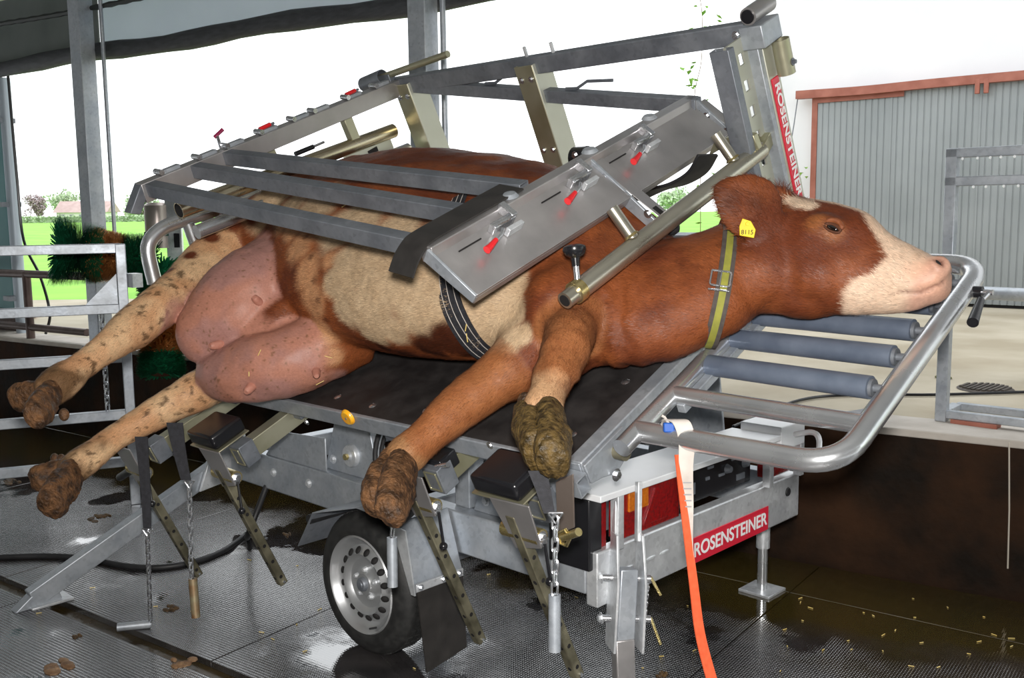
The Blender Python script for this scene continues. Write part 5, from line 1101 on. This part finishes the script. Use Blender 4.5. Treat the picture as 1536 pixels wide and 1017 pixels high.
hm = bpy.data.materials.new('cow_hair'); hm.use_nodes = True; vc = hm.node_tree.nodes.new('ShaderNodeVertexColor'); vc.layer_name = 'coat'; b = hm.node_tree.nodes['Principled BSDF']; hm.node_tree.links.new(vc.outputs[0], b.inputs['Base Color']); b.inputs['Roughness'].default_value = .5; b.inputs['Specular IOR Level'].default_value = .3
hme.materials.append(hm); ho = bpy.data.objects.new('hair_coat', hme); COL.objects.link(ho); ho.parent = cow; tag(ho, kind='stuff')

# ================================================================== STRAPS, CHAINS, SMALL THINGS
def ring(center, p1, p2, off, n=72):
    """points on the cow's skin around center in the plane of center, p1, p2"""
    nn = nrm(np.cross(p1-center, p2-center)); x = nrm(p1-center); y = np.cross(nn, x); out = []
    for k in range(n):
        a = 2*math.pi*k/n; d = x*math.cos(a) + y*math.sin(a); h = bvh.ray_cast(Vector(center), Vector(d))
        out.append(None if h[0] is None else np.array(h[0]) + d*off)
    return out, nn
def smooth_ring(pts, closed=True, it=3):
    P_ = np.array(pts)
    for _ in range(it):
        Q_ = (np.roll(P_, 1, 0) + 2*P_ + np.roll(P_, -1, 0))/4
        if not closed: Q_[0], Q_[-1] = P_[0], P_[-1]
        P_ = Q_
    return list(P_)
h1 = hit(1094, 362)[0]; h2 = hit(1073, 488)[0]; cc_ = tab(.075, .775, .19)
rp, rn_ = ring(cc_, h1, h2, .006); rp = smooth_ring([q for q in rp if q is not None])
r = thing('neck_collar', cc_, 'dark collar with yellow stripe and steel buckle around the cow neck', 'collar')
def band(mb, pts, wv, th):
    n = len(pts); vs = []; c_ = np.mean(pts, axis=0)
    for p_ in pts:
        o = nrm(p_-c_ - wv*((p_-c_)@nrm(wv)/np.linalg.norm(wv))); vs += [p_-wv/2, p_+wv/2, p_+wv/2+o*th, p_-wv/2+o*th]
    fs = []
    for i in range(n):
        j = (i+1) % n
        for k in range(4): fs.append((i*4+k, j*4+k, j*4+(k+1) % 4, i*4+(k+1) % 4))
    return mb.add(vs, fs)
band(MB(), rp, rn_*.048, .005).obj('strap', mat('brown_grey_webbing', (.05, .04, .035), (.08, .065, .055), .8, 0, 50), r)
band(MB(), [q + nrm(q-cc_)*.0045 for q in rp], rn_*.021, .002).obj('stripe', YEL, r)
bc = hit(1081, 421)[0]; bn = hit(1081, 421)[1]; bt = nrm(h2-h1); bt = nrm(bt - bn*(bt@bn)); bs_ = np.cross(bn, bt)
P4 = [bc+bn*.014+bs_*a*.030+bt*b*.026 for a, b in ((-1, -1), (1, -1), (1, 1), (-1, 1))]
MB().tube(fillet(P4+[P4[0]], .008, 3), .0032, 8).obj('buckle_frame', CHROME, r)
MB().tube([bc+bn*.015+bt*.042-bs_*.032, bc+bn*.017+bt*.043, bc+bn*.015+bt*.042+bs_*.032], .003, 8).obj('keeper', CHROME, r); MB().tube([bc+bn*.013-bt*.026, bc+bn*.018+bt*.03], .0025, 8).obj('buckle_prong', CHROME, r)
for k in range(5): MB().lathe(h1+(h2-h1)*(.10+.06*k)+bn*.017, bn, [(0, .0015), (.003, .001), (.003, 0)], 8).obj('eyelet', DARK, r)
# girth belt
h1 = hit(668, 400)[0]; h2 = hit(688, 482)[0]; cc_ = tab(-.74, .68, .28)
rp, rn_ = ring(cc_, h1, h2, .004, 96); rp = [q for q in rp if q is not None and totab(q)[2] > .03 and totab(q)[1] < .60]
st = max(range(len(rp)), key=lambda i: np.linalg.norm(rp[i]-rp[i-1])); rp = smooth_ring(rp[st:]+rp[:st], False)
r = thing('girth_belt', cc_, 'wide black belt with white stitching around the cow belly', 'belt')
MB().strip(rp, rn_*.085, .006).obj('belt', STRAPB, r)
for o in (-.026, .0, .026): MB().strip([q + rn_*o + nrm(q-cc_)*.0035 for q in rp], rn_*.0022, .001).obj('stitching', WEBW, r)
# hanging leg straps with chains and tube weights
def strap_chain(name, label, strap, chain_pts, tube_pts, tpl, wv=.036, tmat=GALV, floor_tube=None, links=1.0):
    q_ = pt(*(strap or chain_pts)[0], tpl); dp_ = (q_-CO)@CF        # hangs plumb below its top point
    S_ = [atd(*q, dp_) for q in strap] if strap else []; C_ = [atd(*q, dp_) for q in chain_pts]
    if floor_tube: T_ = [atz(*q, .016) for q in floor_tube]; C_[-1] = T_[-1] + Z_*.012
    else: T_ = [atd(*q, dp_) for q in tube_pts]
    r = thing(name, T_[-1] - Z_*(T_[-1][2]*.0), label, 'strap', 'leg straps with chains')
    if S_:
        ww = [nrm(CR)*w_ for w_ in np.linspace(wv, wv*.6, len(S_))]; MB().strip(S_, ww, .005).obj('webbing', STRAPB, r)
        MB().tube(fillet([C_[0]+CR*.02+Z_*.012, C_[0]-CR*.02+Z_*.012, C_[0]-Z_*.018, C_[0]+CR*.02+Z_*.012], .005, 2), .003, 6).obj('triangle_ring', CHROME, r)
    chain(r, C_[0], C_[-1], 0, links)
    MB().pipe(T_[0], T_[1], .0165).obj('tube_weight', tmat, r); MB().cyl(T_[0]+(T_[1]-T_[0])*.02, T_[0]+(T_[1]-T_[0])*.06, .012, 10).obj('tube_plug', DARK, r)
RUSTT = mat('rusty_tube', (.30, .26, .16), (.22, .10, .04), .5, .5, 20)
strap_chain('leg_strap', 'leg strap with rusty tube weight hanging free above the floor behind the wheel', [(262, 634), (266, 660), (272, 690), (279, 720)], [(284, 726), (287, 868)], [(289, 868), (294, 926)], -.40, .062, RUSTT)
strap_chain('leg_strap', 'twisted leg strap whose chain ends in a grey tube lying on the floor', [(212, 655), (215, 690), (219, 740), (221, 795)], [(221, 798), (224, 932)], None, -.47, .05, GALV, floor_tube=[(176, 941), (226, 936)])
strap_chain('leg_strap', 'short chain with grey tube weight hanging in front of the wheel', None, [(590, 772), (588, 806)], [(588, 806), (589, 880)], -.34, .03, GALV)
strap_chain('leg_strap', 'leg strap with grey tube weight hanging beside the corner leg', [(806, 706), (815, 735), (824, 770)], [(833, 776), (832, 892)], [(832, 892), (832, 977)], -.25, .05, GALV)
# brass shackle and coiled chain at the last arm
# orange and white lashing strap on the head rest
q0 = pn(1018, 648, .0); d0 = (q0-CO)@CF
r = thing('lashing_strap', atd(1068, 1012, d0), 'orange and dirty white lashing strap hanging from the head rest tube', 'strap')
wpts = [atd(1003, 640, d0+.03), atd(1008, 630, d0-.02), atd(1022, 634, d0-.055), atd(1030, 660, d0-.06), atd(1029, 700, d0-.055), atd(1032, 760, d0-.05), atd(1034, 820, d0-.05), atd(1043, 890, d0-.05)]
MB().strip(bez(wpts, 4), [nrm(CR)*w_ for w_ in np.interp(np.linspace(0, 1, len(bez(wpts, 4))), [0, .2, .5, 1], [.05, .055, .045, .012])], .004).obj('white_webbing', WEBW, r)
opts = [atd(1016, 682, d0-.057), atd(1022, 730, d0-.055), atd(1032, 810, d0-.056), atd(1041, 880, d0-.055), atd(1050, 950, d0-.055), atd(1067, 1017, d0-.055), atd(1085, 1075, d0-.055)]
MB().strip(bez(opts, 4), [nrm(CR*.9+CF*.5)*w_ for w_ in np.interp(np.linspace(0, 1, len(bez(opts, 4))), [0, .3, .7, 1], [.018, .026, .034, .04])], .004).obj('orange_webbing', ORANGE, r)
bl0 = atd(1003, 641, d0-.03); MB().box(bl0, (CR, CU, CF), (.016, .014, .012)).obj('blue_clip', BLUEP, r, bevel=.004); MB().tube([bl0+CU*.012, bl0+CU*.03-CR*.012, bl0+CU*.034-CR*.02], .004, 6).obj('knot_end', WEBW, r)
mb = MB()
for k in range(7): mb.box(atd(1031, 706+k*9, d0-.0545), (CR, CU, CF), (.012, .002, .0006))
mb.obj('printed_label', mat('grey_print', (.30, .29, .29), None, .8), r)
# hose on the floor
hz = [atz(-60, 838, .014), atz(0, 836, .014), atz(70, 834, .014), atz(130, 838, .014), atz(190, 849, .014), atz(240, 851, .014), atz(290, 843, .014), atz(335, 826, .014), atz(372, 800, .02), np.array([-4.0, 2.36, .2]), np.array([-3.98, 2.46, .42])]
tag(MB().tube(bez(hz, 8), .014, 10).obj('floor_hose', BLACK), 'black hose snaking over the wet floor to the trailer chassis', 'hose')
# droppings and leaves on the mats
for i, (px, py, sx, sy, lab) in enumerate([(85, 1003, .085, .06, 'flat brown dropping at the lower left corner of the floor'), (272, 996, .06, .045, 'tan crumpled leaf litter beside the mat seam'), (112, 955, .03, .02, 'small brown crumb pile above the corner dropping'), (150, 775, .07, .045, 'dark dropping on the floor below the lower hind hoof'), (430, 802, .03, .02, 'small dark crumb left of the mudguard'), (20, 722, .09, .05, 'dark dropping beneath the gate at the left edge'), (990, 1012, .03, .02, 'dark wet clump at the bottom edge before the corner leg'), (262, 912, .05, .03, 'brown wet clump right of the hanging tube weight')]):
    c = atz(px, py); mb = MB(); rr = np.random.default_rng(i)
    for k in range(9): mb.ball(c + np.array([rr.normal(0, sx*.45), rr.normal(0, sy*.5), .001]), (sx*rr.uniform(.2, .5), sy*rr.uniform(.2, .5), .010*rr.uniform(.4, 1)), None, 8, 5)
    tag(mb.obj('dropping', MUCK if i not in (1, 0) else mat('tan_litter', (.16, .08, .035), (.32, .20, .11), .7, 0, 30, None, .6, 60)), lab, 'dropping', 'droppings on the floor')
mb = MB(); rr = np.random.default_rng(3)
for k in range(60):
    if k < 30: px, py = rr.uniform(1170, 1530), rr.uniform(870, 1010)
    else: px, py = rr.uniform(0, 1100), rr.uniform(790, 1010)
    c = atz(px, py, .003); a = rr.uniform(0, 6.28); l_ = rr.uniform(.003, .013); d = np.array([math.cos(a), math.sin(a), 0])
    if (c-WB)@WN > -.05: continue
    mb.beam(c-d*l_, c+d*l_, .0028, .002)
tag(mb.obj('straw_bits', STRAW), 'scattered straw bits on the wet floor', 'straw', kind='stuff')
mb = MB()
for px, py, a, l_ in ((492, 535, -.3, .03), (479, 572, .6, .035), (519, 310, .4, .03), (505, 300, .2, .03), (702, 505, 1.4, .035), (700, 490, 1.2, .03), (390, 530, 1.2, .025), (375, 560, 1.3, .02)):
    p, n_ = hit(px, py); d = nrm(CR*math.cos(a)+CU*math.sin(a)); d = nrm(d - n_*(d@n_)); mb.beam(p+n_*.006-d*l_/2, p+n_*.009+d*l_/2, .003, .002)
tag(mb.obj('coat_straw', STRAW), 'few straw stalks stuck to the cow belly', 'straw', kind='stuff')
